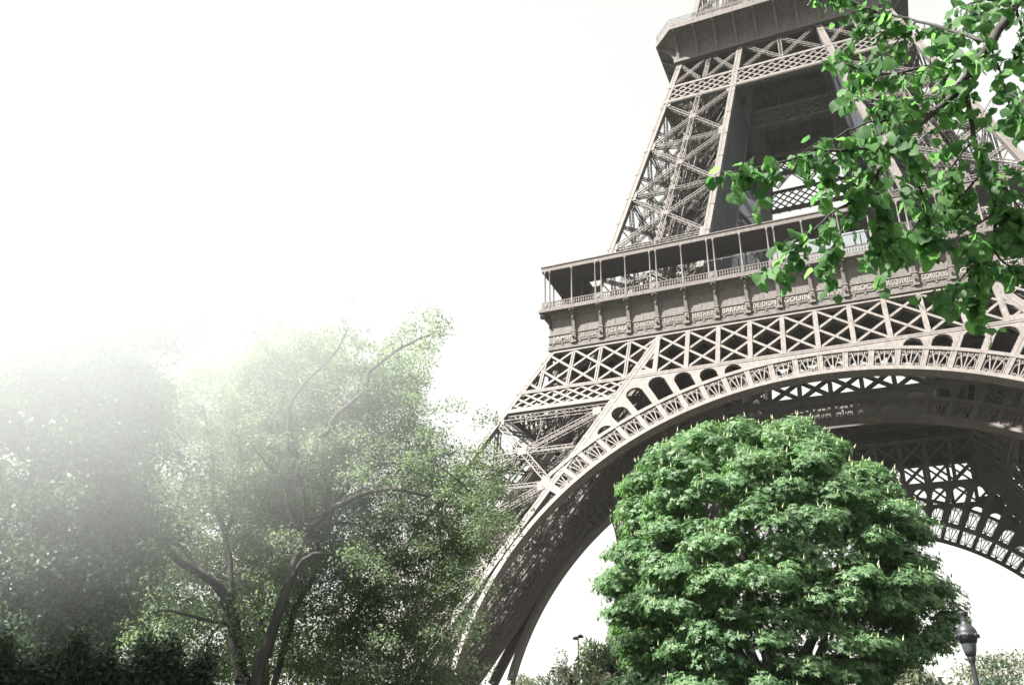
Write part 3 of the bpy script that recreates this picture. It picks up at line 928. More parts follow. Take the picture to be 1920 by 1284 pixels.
def clump_leaves(rng, centres, radii, per, size, outward, flat=0.65, droop=0.3, palm=False, aspect=0.55, shell=0.55):
    """leaves on and inside small domes; outward = unit vectors away from the tree's axis"""
    C = []; O = []
    for c, r, o in zip(centres, radii, outward):
        n = int(per*(r*r)); d = rand_dirs(rng, n)
        d[:, 2] = np.where(d[:, 2] < -0.35, -d[:, 2]*0.6, d[:, 2])
        rad = r*(shell+(1-shell)*rng.uniform(0, 1, n)**0.5)
        p = c+d*rad[:, None]*np.array([1, 1, flat])
        C.append(p); O.append(d*0.8+o*0.5)
    C = np.concatenate(C); O = np.concatenate(O); n = len(C)
    if not palm:
        dirs = unit(O*0.4+rand_dirs(rng, n)*0.9+np.array([0, 0, -droop]))
        nrm = unit(O*0.5+rand_dirs(rng, n)*0.7+np.array([0, 0, 0.5]))
        return leaf_quads(rng, C, size, dirs, nrm, aspect)
    out = []
    base = unit(O+np.array([0, 0, 0.25])+rand_dirs(rng, n)*0.45)
    ax = unit(np.cross(base, rand_dirs(rng, n))); ay = np.cross(base, ax)
    for a in range(5):
        an = 2*np.pi*a/5+rng.uniform(-0.2, 0.2, n)
        dd = ax*np.cos(an)[:, None]+ay*np.sin(an)[:, None]
        dirs = unit(dd+base*0.12+np.array([0, 0, -droop*1.3]))
        out.append(leaf_quads(rng, C, size, dirs, base, aspect))
    return np.concatenate(out)

def limb_mesh(mb, pts, r0, r1, seg=7, wob=0.0, rng=None):
    """smooth a polyline and sweep a tapering tube along it"""
    P = [Vector(p) for p in pts]; Q = []
    for i in range(len(P)-1):
        p0 = P[max(i-1, 0)]; p1 = P[i]; p2 = P[i+1]; p3 = P[min(i+2, len(P)-1)]
        m = 4
        for j in range(m):
            t = j/m
            q = 0.5*((2*p1)+(p2-p0)*t+(2*p0-5*p1+4*p2-p3)*t*t+(3*p1-p0-3*p2+p3)*t**3)
            if rng is not None and wob: q = q+Vector(rng.normal(0, wob, 3))
            Q.append(q)
    Q.append(P[-1])
    n = len(Q); rad = [r0+(r1-r0)*(i/(n-1))**0.9 for i in range(n)]
    mb.tube(Q, rad, seg)
    return Q

def twigs_to(mb, rng, targets, nodes, r=0.035, seg=4):
    """thin branches growing out to each foliage clump, each from the nearest wood already there"""
    N = [np.array(tuple(q)) for q in nodes]; RR = [r*2.2]*len(N)
    A = np.array(N); first = np.array([np.min(np.linalg.norm(A-t, axis=1)) for t in targets])
    for ti in np.argsort(first):
        t = targets[ti]; A = np.array(N)
        d = np.linalg.norm(A-t, axis=1)+np.maximum(0, A[:, 2]-t[2])*0.8
        k = int(np.argmin(d)); a = A[k]
        L = np.linalg.norm(t-a)
        if L < 0.3: continue
        rr = min(RR[k]*0.85, r*(0.7+0.15*L)); perp = rng.normal(0, 0.12*L, 3)
        q1 = a*0.67+t*0.33+perp+np.array([0, 0, 0.05*L]); q2 = a*0.33+t*0.67+perp*0.7+np.array([0, 0, 0.06*L])
        mb.tube([a, q1, q2, t], [rr, rr*0.8, rr*0.6, rr*0.3], seg, cap=False)
        N += [q1, q2, np.array(t)]; RR += [rr*0.8, rr*0.65, rr*0.4]

def lat_frame(p):
    """axes for laying out a crown: L across the line of sight of the tree's place, D away from the camera"""
    d = Vector((p.x-CAM.x, p.y-CAM.y, 0)).normalized()
    return Vector((d.y, -d.x, 0)), d

# ---- the flowering chestnut in front of the arch
def chestnut():
    rng = np.random.default_rng(11); D0 = 37.0
    base = at(1465, 1284, D0); base.z = 0
    Lx, Dx = lat_frame(base)
    root = empty('chestnut_tree', base)
    tag(root, 'round bright green horse chestnut covered in cream flower candles, standing before the great arch', 'tree')
    px = [(1455,770,1455),(1335,798,1535),(1285,808,1552),(1228,830,1572),(1180,862,1605),(1160,900,1660),(1152,950,1728),(1150,985,1758),(1135,1030,1775),(1118,1075,1800),(1112,1120,1818),(1118,1160,1812),(1128,1200,1805),(1125,1250,1795),(1130,1284,1785)]
    hs = []; xl = []; xr = []
    for l, y, r in px:
        pl = at(l, y, D0)-base; pr = at(r, y, D0)-base
        hs.append((pl.z+pr.z)/2); xl.append(pl.dot(Lx)); xr.append(pr.dot(Lx))
    hs += [3.6, 2.4]; xl += [xl[-1]*0.95, xl[-1]*0.75]; xr += [xr[-1]*0.95, xr[-1]*0.75]
    o = np.argsort(hs); hs = np.array(hs)[o]; xl = np.array(xl)[o]; xr = np.array(xr)[o]
    cs = []; rs = []; ow = []; big = []
    top = hs[-1]; tries = 0; ax_l, ax_d = np.array(Lx), np.array(Dx)
    while len(big) < 240 and tries < 60000:                          # big boughs first
        tries += 1
        h = rng.uniform(2.4, top-1.5); a = rng.uniform(0, 2*np.pi); r = rng.uniform(0.8, 1.7)
        L0, R0 = np.interp(h+0.3, hs, xl), np.interp(h+0.3, hs, xr)
        sx = (R0-L0)/2; cx = (R0+L0)/2; sy = sx*0.9; r = min(r, sx*0.5)
        f = rng.uniform(0.74, 0.97)*(1-r*0.8/sx); x = cx+f*sx*math.cos(a); y = f*sy*math.sin(a)
        low = max(0, 1-abs(h-6.3)/5.0)*max(0, 1-abs(x-1.8)/6.5)
        if rng.uniform() < 0.9*low: continue
        p = ax_l*x+ax_d*y+np.array([0, 0, h])
        if big and min(np.linalg.norm((q[0]-p)*np.array([1,1,1.25]))/(0.5*(q[1]+r)) for q in big) < 1.09: continue
        big.append((p, r, ax_l*math.cos(a)+ax_d*math.sin(a)))
    for p, r, o in big:
        n = int(5+r*r*4.0)
        for i in range(n):
            d = rand_dirs(rng, 1)[0]; d[2] = abs(d[2])*0.9-0.15; d = unit(d+o*0.45)
            q = p+d*r*rng.uniform(0.55, 0.95)*np.array([1, 1, 0.72])
            cs.append(q); rs.append(rng.uniform(0.42, 0.72)); ow.append(unit(d+o*0.4+np.array([0, 0, 0.4])))
    V = clump_leaves(rng, cs, rs, 150, 0.14, ow, flat=0.75, droop=0.4, palm=True, aspect=0.45, shell=0.5)
    me = quad_mesh('crown', V, len(V)//4)
    crown = link('crown', me, M_CHEST, root)
    g = MB()                                                        # flower candles
    for c, r, w in zip(cs, rs, ow):
        for i in range(1 if rng.uniform() < 0.9 else 2):
            d = rand_dirs(rng, 1)[0]; d = unit(d+w*0.9); d[2] = abs(d[2])*0.8+0.05
            p = c+unit(d)*r*np.array([1, 1, 0.72])
            hgt = rng.uniform(0.16, 0.27); t = Vector((rng.normal(0, 0.15)+w[0]*0.2, rng.normal(0, 0.15)+w[1]*0.2, 1)).normalized()
            p = Vector(p)
            a = t.orthogonal().normalized(); b = t.cross(a); rr = hgt*0.17
            ring = [p+t*(hgt*0.25)+(a*math.cos(k*2.094)+b*math.sin(k*2.094))*rr for k in range(3)]
            tip = p+t*hgt
            for k in range(3): g.face([ring[k], ring[(k+1)%3], tip]); g.face([ring[(k+1)%3], ring[k], p])
    bl = g.build('flower_candles', M_BLOS, crown); bl['kind'] = 'stuff'
    g = MB(); nodes = []
    X = lambda l, d, z: Vector(Lx)*l+Vector(Dx)*d+Vector((0, 0, z))
    limb_mesh(g, [X(0,0,-0.1), X(0.05,0,1.6), X(0,0.1,3.4), X(-0.1,0,4.8)], 0.52, 0.36, 10)
    for l in ([(-0.1,0,4.4),(-0.6,0.3,6.5),(-0.9,0.2,9),(-0.8,0.1,12),(-0.6,0,14.2)], [(0,0,4.2),(1.3,-0.4,6.3),(2.5,-0.8,8.6),(3.4,-1,11.2)], [(-0.1,0,4),(-2,0.8,5.6),(-4,1.2,7.6),(-5,1.4,9.8)],
              [(0,0,3.8),(2.2,1.5,5),(4.2,2.2,6.6),(5.2,2.4,7.8)], [(0,0,3.9),(-1.4,-2,5.6),(-2.4,-4,7.6),(-2.8,-5,9.4)], [(0,0,4.1),(1.6,3,6),(2.2,5,8.4),(2.3,5.8,10)], [(-0.1,0,4.3),(-1.2,2.6,6.4),(-2,4.6,9),(-2.2,5.2,11)], [(0,0,3.6),(1.8,-2.6,5),(2.8,-3.4,6.2),(3.4,-3.8,7.2)]):
        nodes += limb_mesh(g, [X(*q) for q in l], 0.27, 0.06, 7, 0.03, rng)
    twigs_to(g, rng, [q[0] for q in big], nodes, 0.045)
    g.build('trunk', M_BARK, root, True)
chestnut()

# ---- the airy trees on the left
def airy_tree(name, label, cat, group, base_px, D0, limbs, outline, depth, n_cl, per, leaf, m, seed, r_cl=(0.5, 1.1), back=0.0, trunk_r=0.4, extra_z=None, droop=0.35, hang=0.0, aspect=0.6, shell=0.25, thin=None):
    rng = np.random.default_rng(seed)
    base = at(*base_px, D0); base.z = 0
    Lx, Dx = lat_frame(base); Lx = Vector(Lx); Dx = Vector(Dx)
    root = empty(name, base); tag(root, label, cat, group)
    def loc(px, py, dd=0.0): return at(px, py, D0+dd)-base
    g = MB(); nodes = []
    for k, (pts, r0, r1) in enumerate(limbs):
        P = [loc(*p) if p[1] is not None else Vector((0, 0, -0.1)) for p in pts]
        nodes += limb_mesh(g, P, r0, r1, 9 if r0 > 0.2 else 6, 0.02, rng)
    # crown outline polygon in pixels -> lateral, height
    poly = [(loc(x, y).dot(Lx), loc(x, y).z) for x, y in outline]
    xs = np.array([p[0] for p in poly]); zs = np.array([p[1] for p in poly])
    def inside(x, z):
        c = False; n = len(xs); j = n-1
        for i in range(n):
            if (zs[i] > z) != (zs[j] > z) and x < (xs[j]-xs[i])*(z-zs[i])/(zs[j]-zs[i])+xs[i]: c = not c
            j = i
        return c
    cx = xs.mean(); half = (xs.max()-xs.min())/2
    cs = []; rs = []; ow = []; tries = 0
    while len(cs) < n_cl and tries < 60000:
        tries += 1
        x = rng.uniform(xs.min(), xs.max()); z = rng.uniform(zs.min(), zs.max())
        if not inside(x, z): continue
        hw = math.sqrt(max(0.05, 1-((x-cx)/(half*1.02))**2))*depth
        y = rng.uniform(-1, 1); y = math.copysign(abs(y)**0.6, y)*hw
        if back and y < 0.1*hw and x < cx+half*0.5 and rng.uniform() < back: continue
        if back and y < -0.3*hw and rng.uniform() < 0.6: continue
        r = rng.uniform(*r_cl)
        p = np.array(Lx)*x+np.array(Dx)*y+np.array([0, 0, z])
        if thin is not None and rng.uniform() < thin(x, z): continue
        if cs and np.min(np.linalg.norm(np.array(cs)-p, axis=1)) < 0.45*r: continue
        cs.append(p); rs.append(r); ow.append(unit(np.array(Lx)*(x-cx)+np.array(Dx)*y+np.array([0, 0, 1.0])))
    for pts, r0, r1 in limbs:                                        # leafy ends on every thin limb
        if r1 > 0.062: continue
        for k in (-1, -2):
            q0 = np.array(loc(*pts[k])); q1 = np.array(loc(*pts[k-1]))
            for i in range(7 if k == -1 else 4):
                cs.append(q0+(q1-q0)*rng.uniform(-0.15, 0.7)+rng.normal(0, 0.42, 3)+np.array([0, 0, 0.15])); rs.append(rng.uniform(0.35, 0.65)); ow.append(unit(rng.normal(0, 1, 3)+np.array([0, 0, 1.0])))
    V = clump_leaves(rng, cs, rs, per, leaf, ow, flat=0.8+hang, droop=droop, aspect=aspect, shell=shell)
    link('crown', quad_mesh('crown', V, len(V)//4), m, root)
    twigs_to(g, rng, cs, nodes, 0.025)
    g.build('trunk', M_BARK, root, True)
    return root

B = (0, None)
airy_tree('plane_tree', 'tall airy tree with dark forked trunk, its sunlit outer boughs nearest the tower leg', 'tree', 'trees left of the tower', (488,1284), 34,
  [([B,(480,1284,0),(502,1208,0),(536,1112,0),(572,1000,0)], 0.252, 0.163),
   ([(572,1000,0),(550,955,-.6),(541,900,-1.2),(556,853,-1.6)], 0.170, 0.129),
   ([(556,853,-1.6),(544,831,-1.8),(541,785,-2),(547,752,-2.2),(581,707,-2.4),(626,667,-2.6),(650,620,-2.6)], 0.136, 0.036),
   ([(556,853,-1.6),(598,825,-2),(620,802,-2.4),(634,774,-2.7),(682,735,-3),(694,695,-3.2),(756,650,-3.4),(806,628,-3.4)], 0.150, 0.036),
   ([(572,1000,0),(598,977,-.8),(620,955,-1.6),(665,932,-2.6),(733,915,-3.6),(800,930,-4.2)], 0.177, 0.045),
   ([(620,955,-1),(660,905,-2),(708,870,-2.5),(767,867,-3),(823,873,-3.5),(880,920,-4)], 0.109, 0.027),
   ([(572,1000,0),(637,980,1),(677,988,2),(705,1011,3),(760,1060,4)], 0.095, 0.027),
   ([(545,1085,0),(578,1042,-.6),(626,1039,-1.4),(671,1050,-2),(740,1100,-3)], 0.109, 0.027),
   ([(575,980,-.4),(570,921,-1.2),(561,876,-1.8),(600,830,-2.4)], 0.082, 0.036),
   ([B,(512,1290,1.5),(553,1146,1.5),(587,1084,2),(600,1020,2.6),(660,880,4),(700,780,5)], 0.163, 0.045),
   ([(572,1000,0),(500,940,2),(450,860,3),(430,780,4)], 0.109, 0.036),
   ([(541,900,-1.2),(500,870,-1.6),(470,830,-2)], 0.068, 0.027)],
  [(430,700),(480,640),(540,605),(600,600),(640,585),(690,640),(740,640),(800,615),(832,630),(800,680),(838,730),(830,790),(880,820),(905,880),(952,940),(945,1000),(905,1070),(895,1120),(870,1180),(888,1210),(880,1284),(880,1330),(640,1330),(520,1290),(520,1100),(420,980)],
  4.6, 1050, 400, 0.11, M_PLANE, 5, r_cl=(0.4, 0.95), hang=0.25, back=0.96)
airy_tree('plane_tree', 'leaning two-armed tree with a thick bough angled to the left, left of the forked tree', 'tree', 'trees left of the tower', (455,1284), 37,
  [([B,(455,1290,0),(451,1265,0),(434,1152,0),(420,1112,0)], 0.333, 0.237),
   ([(420,1112,0),(389,1084,-.3),(333,1050,-.8),(307,1020,-1.2),(262,975,-1.6),(215,930,-2)], 0.200, 0.054),
   ([(389,1084,-.3),(350,1035,.4),(310,1010,.8),(250,990,1)], 0.133, 0.036),
   ([(434,1152,0),(431,1067,.5),(420,1000,1),(400,921,1.5),(395,853,2),(380,760,2.4)], 0.192, 0.045),
   ([(430,1170,0),(395,1163,-1),(316,1146,-2),(280,1150,-3)], 0.096, 0.027),
   ([(420,1000,1),(460,930,.4),(488,880,0),(500,800,0)], 0.111, 0.036),
   ([(349,830,-3),(316,802,-3),(265,783,-3)], 0.037, 0.052)],
  [(215,700),(300,640),(400,620),(480,640),(520,720),(540,900),(520,1100),(540,1284),(330,1300),(230,1230),(240,1050),(190,900)],
  4.6, 420, 260, 0.11, M_PLANE, 8, r_cl=(0.5, 1.1), thin=lambda x, z: 0.1 if z < 9 else 0.0, back=0.8)
airy_tree('plane_tree', 'slender upright tree standing behind the forked tree', 'tree', 'trees left of the tower', (490,1284), 43,
  [([B,(490,1290,0),(490,1236,0),(482,1039,0),(488,926,0),(480,820,0)], 0.4, 0.14),
   ([(482,1039,0),(530,960,1),(580,880,2)], 0.16, 0.04), ([(486,960,0),(450,880,1),(430,800,1)], 0.14, 0.04), ([(480,820,0),(500,740,0),(520,680,0)], 0.12, 0.03)],
  [(400,760),(450,650),(520,620),(600,660),(640,760),(620,1000),(640,1300),(430,1300),(420,1000)],
  4.0, 300, 120, 0.17, M_PLANE, 9, r_cl=(0.6, 1.3))
airy_tree('dense_tree', 'big dense dark green tree at the far left, fading into the added white flare veil', 'tree', 'trees left of the tower', (110,1284), 31,
  [([B,(112,1284,0),(100,1100,0),(98,920,0),(96,842,0)], 0.6, 0.35),
   ([(96,860,0),(113,808,-1),(165,800,-2),(225,783,-3)], 0.2, 0.06), ([(98,920,0),(40,850,1),(-20,780,2)], 0.25, 0.06), ([(96,842,0),(110,760,1),(160,690,1.5),(200,650,2)], 0.25, 0.05),
   ([(100,1000,0),(170,940,-1),(230,900,-2)], 0.18, 0.05), ([(96,842,0),(60,740,-1),(50,690,-2)], 0.2, 0.05), ([(100,1050,0),(180,1040,-1),(225,1000,-2)], 0.14, 0.04)],
  [(-160,900),(-110,760),(-20,700),(40,670),(130,630),(250,600),(300,640),(320,720),(270,800),(300,880),(260,960),(290,1050),(230,1140),(190,1200),(190,1330),(-160,1330)],
  5.2, 560, 190, 0.16, M_DARK, 12, r_cl=(0.6, 1.25))

# hedge along the lower left
def hedge(label, x0, x1, ytop, D0, seed, m, name='hedge', w=1.6):
    rng = np.random.default_rng(seed)
    A = at(x0, ytop, D0); Bp = at(x1, ytop+8, D0); A.z, Bp.z = A.z, Bp.z
    c0 = Vector((A.x, A.y, 0)); root = empty(name, c0); tag(root, label, 'hedge')
    n = 70000; t = rng.uniform(0, 1, n); P0 = np.array([0, 0, 0.0]); ax = np.array((Bp.x-A.x, Bp.y-A.y, 0)); pr = unit(np.array([-ax[1], ax[0], 0]))
    top = A.z+(Bp.z-A.z)*t+0.22*np.sin(t*19)+0.15*np.sin(t*47+1)+0.12*rng.normal(size=n)
    h = top*rng.uniform(0, 1, n)**0.6; dd = rng.uniform(-1, 1, n)
    P = ax*t[:, None]+pr*(np.sign(dd)*np.abs(dd)**0.4*w*0.5)[:, None]; P[:, 2] = h
    V = leaf_quads(rng, P, 0.10, rand_dirs(rng, n)+np.array([0, 0, 0.3]), rand_dirs(rng, n))
    link('foliage', quad_mesh('foliage', V, n), m, root)
    g = MB()
    for i in range(14):
        q = ax*((i+0.5)/14); zt = A.z*0.7
        g.tube([(q[0],q[1],0),(q[0]+rng.normal(0,.1),q[1]+rng.normal(0,.1),zt*0.5),(q[0]+rng.normal(0,.3),q[1]+rng.normal(0,.3),zt)], [0.07,0.05,0.02], 5)
    g.build('stems', M_BARK, root)
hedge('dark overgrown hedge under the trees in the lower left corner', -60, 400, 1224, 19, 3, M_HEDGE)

# ---- planting seen under and beside the arch
def small_tree(name, label, cat, px, py_top, D0, wpx, m, seed, n_cl, per, leaf, squash=1.0, group=None, droop=0.3, aspect=0.5, r=(0.5,1.0), shell=0.3):
    rng = np.random.default_rng(seed)
    tp = at(px, py_top, D0); base = Vector((tp.x, tp.y, 0)); H = tp.z; W = wpx/FPX*D0/2*1.1
    root = empty(name, base); tag(root, label, cat, group)
    cs = []; rs = []; ow = []
    while len(cs) < n_cl:
        d = rand_dirs(rng, 1)[0]; f = rng.uniform(0.35, 1)**0.5
        rr = rng.uniform(*r)*W/3.0
        p = np.array([d[0]*(W-rr*0.6)*f, d[1]*(W-rr*0.6)*f, H*0.58+d[2]*(H*0.42-rr*0.5)*f*squash])
        cs.append(p); rs.append(rr); ow.append(unit(d))
    V = clump_leaves(rng, cs, rs, per, leaf, ow, droop=droop, aspect=aspect, shell=shell)
    link('crown', quad_mesh('crown', V, len(V)//4), m, root)
    g = MB(); nodes = []
    nodes += limb_mesh(g, [(0,0,-0.1),(0.05*W,0,H*0.2),(0,0.04*W,H*0.45),(0.03*W,0,H*0.75)], 0.035*H, 0.01*H, 7, 0.01, rng)
    for k in range(6):
        a = k*1.05+rng.uniform(-.3,.3)
        nodes += limb_mesh(g, [(0,0,H*0.25),(math.cos(a)*W*0.35,math.sin(a)*W*0.35,H*0.45),(math.cos(a)*W*0.65,math.sin(a)*W*0.65,H*(0.5+0.3*rng.uniform()))], 0.015*H, 0.004*H, 5, 0.01, rng)
    twigs_to(g, rng, cs, nodes, 0.008*H/3)
    g.build('trunk', M_BARK, root, True)
    return root
small_tree('round_tree', 'small round dark green tree seen under the arch, left of the double lamp mast', 'tree', 1050, 1216, 62, 80, M_DARK, 21, 90, 130, 0.2)
small_tree('distant_tree', 'pale far tree at the foot of the arch opening beside the leg', 'tree', 975, 1252, 190, 120, M_GREY, 22, 80, 26, 0.5)
small_tree('distant_tree', 'far greyish tree peeping between the leg and the round dark tree', 'tree', 1012, 1243, 170, 60, M_GREY, 29, 60, 26, 0.5)
small_tree('twiggy_tree', 'grey brown twiggy tree low at the right edge, right of the lantern', 'tree', 1880, 1192, 60, 190, M_GREY, 23, 150, 60, 0.22)
small_tree('bushy_tree', 'dull green bushy tree low behind the lantern post', 'tree', 1868, 1222, 48, 90, M_DARK, 24, 120, 90, 0.2)

small_tree('bushy_tree', 'dark leafy thicket closing the gap behind the leaning two-armed tree', 'tree', 300, 1010, 47, 420, M_DARK, 41, 260, 60, 0.2, r=(0.4,0.8))
small_tree('plane_tree', 'pale rounded tree standing behind, between the dense dark tree and the forked one', 'tree', 310, 690, 50, 300, M_PLANE, 42, 260, 70, 0.19, group='trees left of the tower', r=(0.4,0.8))

def arching_shrub(label, px, ytop, D0, Rpx, m, seed, n=170, cat='shrub', name='arching_shrub', leafy=26, hmin=0.5):
    """fountain of thin arching stems with feathery leaves"""
    rng = np.random.default_rng(seed)
    tp = at(px, ytop, D0); base = Vector((tp.x, tp.y, 0)); H = tp.z; W = Rpx/FPX*D0
    root = empty(name, base); tag(root, label, cat)
    g = MB(); P = []; Dd = []
    for i in range(n):
        a = rng.uniform(0, 2*np.pi); rr = W*rng.uniform(0.3, 1.05); h = H*rng.uniform(hmin, 1.0)
        d = np.array([math.cos(a), math.sin(a), 0]); s0 = d*0.12*W*rng.uniform(0, 1)
        pts = []
        for k in range(8):
            t = k/7
            pts.append(s0+d*rr*t**1.4+np.array([0, 0, h*(1-(1-t/0.78)**2) if t < 0.78 else h*(1-0.9*((t-0.78)/0.6)**2)])+rng.normal(0, 0.02*W, 3)*t)
        g.tube(pts, [0.02*H/4*(1-0.8*k/7) for k in range(8)], 3, cap=False)
        for k in range(leafy):
            t = rng.uniform(0.3, 1)*7*0.999; i0 = int(t); q = pts[i0]+(pts[i0+1]-pts[i0])*(t-i0)
            P.append(q); Dd.append(unit(pts[i0+1]-pts[i0])+rng.normal(0, 0.7, 3)+np.array([0, 0, -0.3]))
    P = np.array(P); V = leaf_quads(rng, P, 0.045*H, np.array(Dd), rand_dirs(rng, len(P)), 0.28)
    g.build('stems', M_BARK, root)
    link('foliage', quad_mesh('foliage', V, len(P)), m, root)
arching_shrub('feathery fountain-like shrub with arching stems at the left foot of the chestnut', 1128, 1196, 42, 50, M_PLANE, 31)
arching_shrub('low grassy shrub in front of the chestnut, left of the lantern post', 1722, 1252, 20, 48, M_GREY, 32, 140)
arching_shrub('low tangled grey shrub before the arching feathery one', 1085, 1246, 36, 70, M_GREY, 33, 150)

# ---- street lamps
M_LAMP = mat('lamp_paint', (0.018, 0.021, 0.026), 0.5, 0.15, 8, spec=0.5)
M_LGLASS = mat('lamp_glass', (0.06, 0.066, 0.08), 0.25, 0.1, 5, spec=0.6)
p = at(1815, 1200, 27); p.z = 0
lamp = empty('street_lamp', p)
tag(lamp, 'dark iron lantern on a slim post with domed cap, right of the chestnut', 'street lamp')
g = MB(); g.lathe([(0.22,0),(0.22,0.3),(0.16,0.4),(0.14,1.0),(0.17,1.05),(0.1,1.2),(0.085,2.5),(0.062,4.35),(0.062,4.48),(0.085,4.52),(0.10,4.58),(0.10,4.64),(0.08,4.68)], seg=14)
g.build('post', M_LAMP, lamp, True)
g = MB(); g.lathe([(0.12,4.66),(0.16,4.8),(0.19,4.98),(0.21,5.14)], seg=16); g.build('lantern_glass', M_LGLASS, lamp, True)
g = MB(); g.lathe([(0.20,4.98),(0.235,5.08),(0.275,5.16),(0.28,5.20),(0.255,5.23),(0.26,5.26),(0.235,5.34),(0.17,5.43),(0.10,5.49),(0.09,5.55),(0.10,5.59),(0.085,5.63),(0.115,5.70),(0.14,5.77),(0.13,5.79)], seg=20)
for k in range(8):
    a = k*math.pi/4; g.blob((0.275*math.cos(a),0.275*math.sin(a),5.16), 0.035, 0.035, 0.06, 6, 4)
g.build('cap', M_LAMP, lamp, True)
p = at(1084, 1193, 110); zt = p.z; p.z = 0
mast = empty('lamp_mast', p)
tag(mast, 'far tall mast carrying two flat round lamp heads, above the bushes under the arch', 'lamp mast')
g = MB(); g.lathe([(0.16,0),(0.12,4),(0.08,zt-0.4),(0.07,zt)], seg=8); g.bar((-0.5,0.2,zt-0.15),(0.5,-0.2,zt+0.05), 0.08, 0.08, (0,0,1)); g.build('post', M_LAMP, mast, True)
for sx in (-1, 1):
    g = MB(); g.lathe([(0.1,-0.22),(0.38,-0.16),(0.40,-0.05),(0.30,0.1),(0.12,0.2)], (0.36*sx,-0.15*sx,zt-0.05+0.08*sx), 12); g.build('lamp_head', M_LAMP, mast, True)

# ---- lime tree overhead: trunk out of view on the right, boughs hanging into the picture
def lime():
    rng = np.random.default_rng(77)
    base = Vector((CAM.x+5.2, CAM.y+1.6, 0))
    root = empty('lime_tree', base)
    tag(root, 'lime tree bough with glowing heart-shaped leaves hanging in from the upper right corner', 'tree')
    g = MB()
    W = lambda px, py, d: at(px, py, d)-base
    limb_mesh(g, [(0,0,-0.1),(0.05,0,2.0),(0,0.1,4.0),(-0.1,0.1,6.0),(-0.1,0.2,9.0)], 0.26, 0.12, 10)
    limb_mesh(g, [(-0.05,0.1,4.6), (-0.9,0.2,5.2), W(1990,-120,4.6), W(1903,10,4.4)], 0.09, 0.03, 8)
    main = [(1903,10,4.4),(1858,80,4.3),(1808,150,4.2),(1783,184,4.2),(1723,234,4.1),(1679,274,4.0),(1644,324,3.9),(1619,359,3.9),(1560,400,3.85)]
    br = [(main, 0.03, 0.006),
      ([(1808,150,4.2),(1828,259,4.3),(1848,319,4.35),(1868,398,4.4),(1863,448,4.4),(1850,520,4.4),(1820,560,4.4)], 0.014, 0.005),
      ([(1843,110,4.3),(1780,118,4.1),(1718,130,4.0),(1650,140,3.9),(1585,120,3.8)], 0.012, 0.004),
      ([(1858,80,4.3),(1790,60,4.5),(1720,40,4.6),(1640,20,4.6),(1570,-10,4.6)], 0.012, 0.004),
      ([(1679,274,4.0),(1610,280,3.8),(1540,285,3.7),(1480,300,3.6),(1420,314,3.55),(1366,324,3.5)], 0.010, 0.003),
      ([(1723,234,4.1),(1660,225,4.0),(1600,240,3.9),(1560,262,3.9)], 0.008, 0.003),
      ([(1619,359,3.9),(1570,330,3.8),(1520,320,3.8)], 0.007, 0.003),
      ([(1560,400,3.85),(1520,440,3.8),(1490,480,3.8),(1470,505,3.8)], 0.006, 0.003),
      ([(1600,380,3.9),(1580,430,3.95),(1560,470,4.0),(1545,505,4.0)], 0.006, 0.003),
      ([(1644,324,3.9),(1650,390,4.0),(1660,440,4.0),(1655,490,4.0)], 0.006, 0.003),
      ([(1700,255,4.1),(1720,330,4.2),(1730,400,4.3),(1690,450,4.3),(1640,470,4.3)], 0.007, 0.003),
      ([(1828,259,4.3),(1780,320,4.4),(1760,380,4.4),(1740,430,4.4)], 0.006, 0.003),
      ([(1868,398,4.4),(1800,440,4.3),(1770,460,4.3)], 0.006, 0.003),
      ([(1863,448,4.4),(1830,490,4.3),(1800,525,4.25),(1787,565,4.2)], 0.006, 0.003),
      ([(1863,470,4.4),(1890,500,4.5),(1905,530,4.5)], 0.006, 0.003),
      ([(1868,398,4.4),(1900,440,4.5),(1925,480,4.5)], 0.006, 0.003),
      ([(1783,184,4.2),(1740,180,4.3),(1700,190,4.4),(1640,190,4.4),(1590,170,4.4)], 0.008, 0.003),
      ([(1903,10,4.4),(1930,100,4.5),(1935,180,4.6),(1910,230,4.6)], 0.009, 0.003),
      ([(1858,80,4.3),(1880,150,4.2),(1895,210,4.2)], 0.006, 0.003),
      ([(1848,319,4.35),(1885,350,4.4),(1915,400,4.4)], 0.006, 0.003),
      ([(1903,10,4.4),(1850,0,4.1),(1800,15,4.0)], 0.008, 0.003),
      ([(1720,40,4.6),(1680,80,4.6),(1640,110,4.6)], 0.006, 0.003),
      ([(1640,20,4.6),(1600,70,4.6),(1575,100,4.6)], 0.006, 0.003),
      ([(1848,319,4.35),(1800,370,4.5),(1770,400,4.5)], 0.006, 0.003)]
    L = MB()
    hear = [(0,0.04),(-0.18,-0.06),(-0.38,0.0),(-0.52,0.2),(-0.53,0.44),(-0.44,0.68),(-0.24,0.88),(0,1.06)]
    def leaf(p, d, n, s):
        d = d.normalized(); n = (n-d*n.dot(d)).normalized(); sd = d.cross(n)
        fold = rng.uniform(0.05, 0.35); curl = rng.uniform(-0.1, 0.3); b = len(L.v)
        f = lambda x, y: tuple(p+(sd*x+d*y+n*(abs(x)*fold-curl*y*y*0.5+0.05*math.sin(9*x+4*y)))*s)
        mid = [f(0, y) for y in (0.04, 0.3, 0.6, 1.08)]
        for sg in (-1, 1):
            pass
        L.v.extend(mid)
        for sg in (-1, 1):
            k = len(L.v); L.v.extend([f(sg*x, y) for x, y in hear[1:-1]])
            fs = [(b,k,k+1,b+1),(b+1,k+1,k+2),(b+1,k+2,k+3),(b+1,k+3,k+4,b+2),(b+2,k+4,k+5),(b+2,k+5,b+3)]
            for q in fs: L.f.append(q if sg > 0 else tuple(reversed(q)))
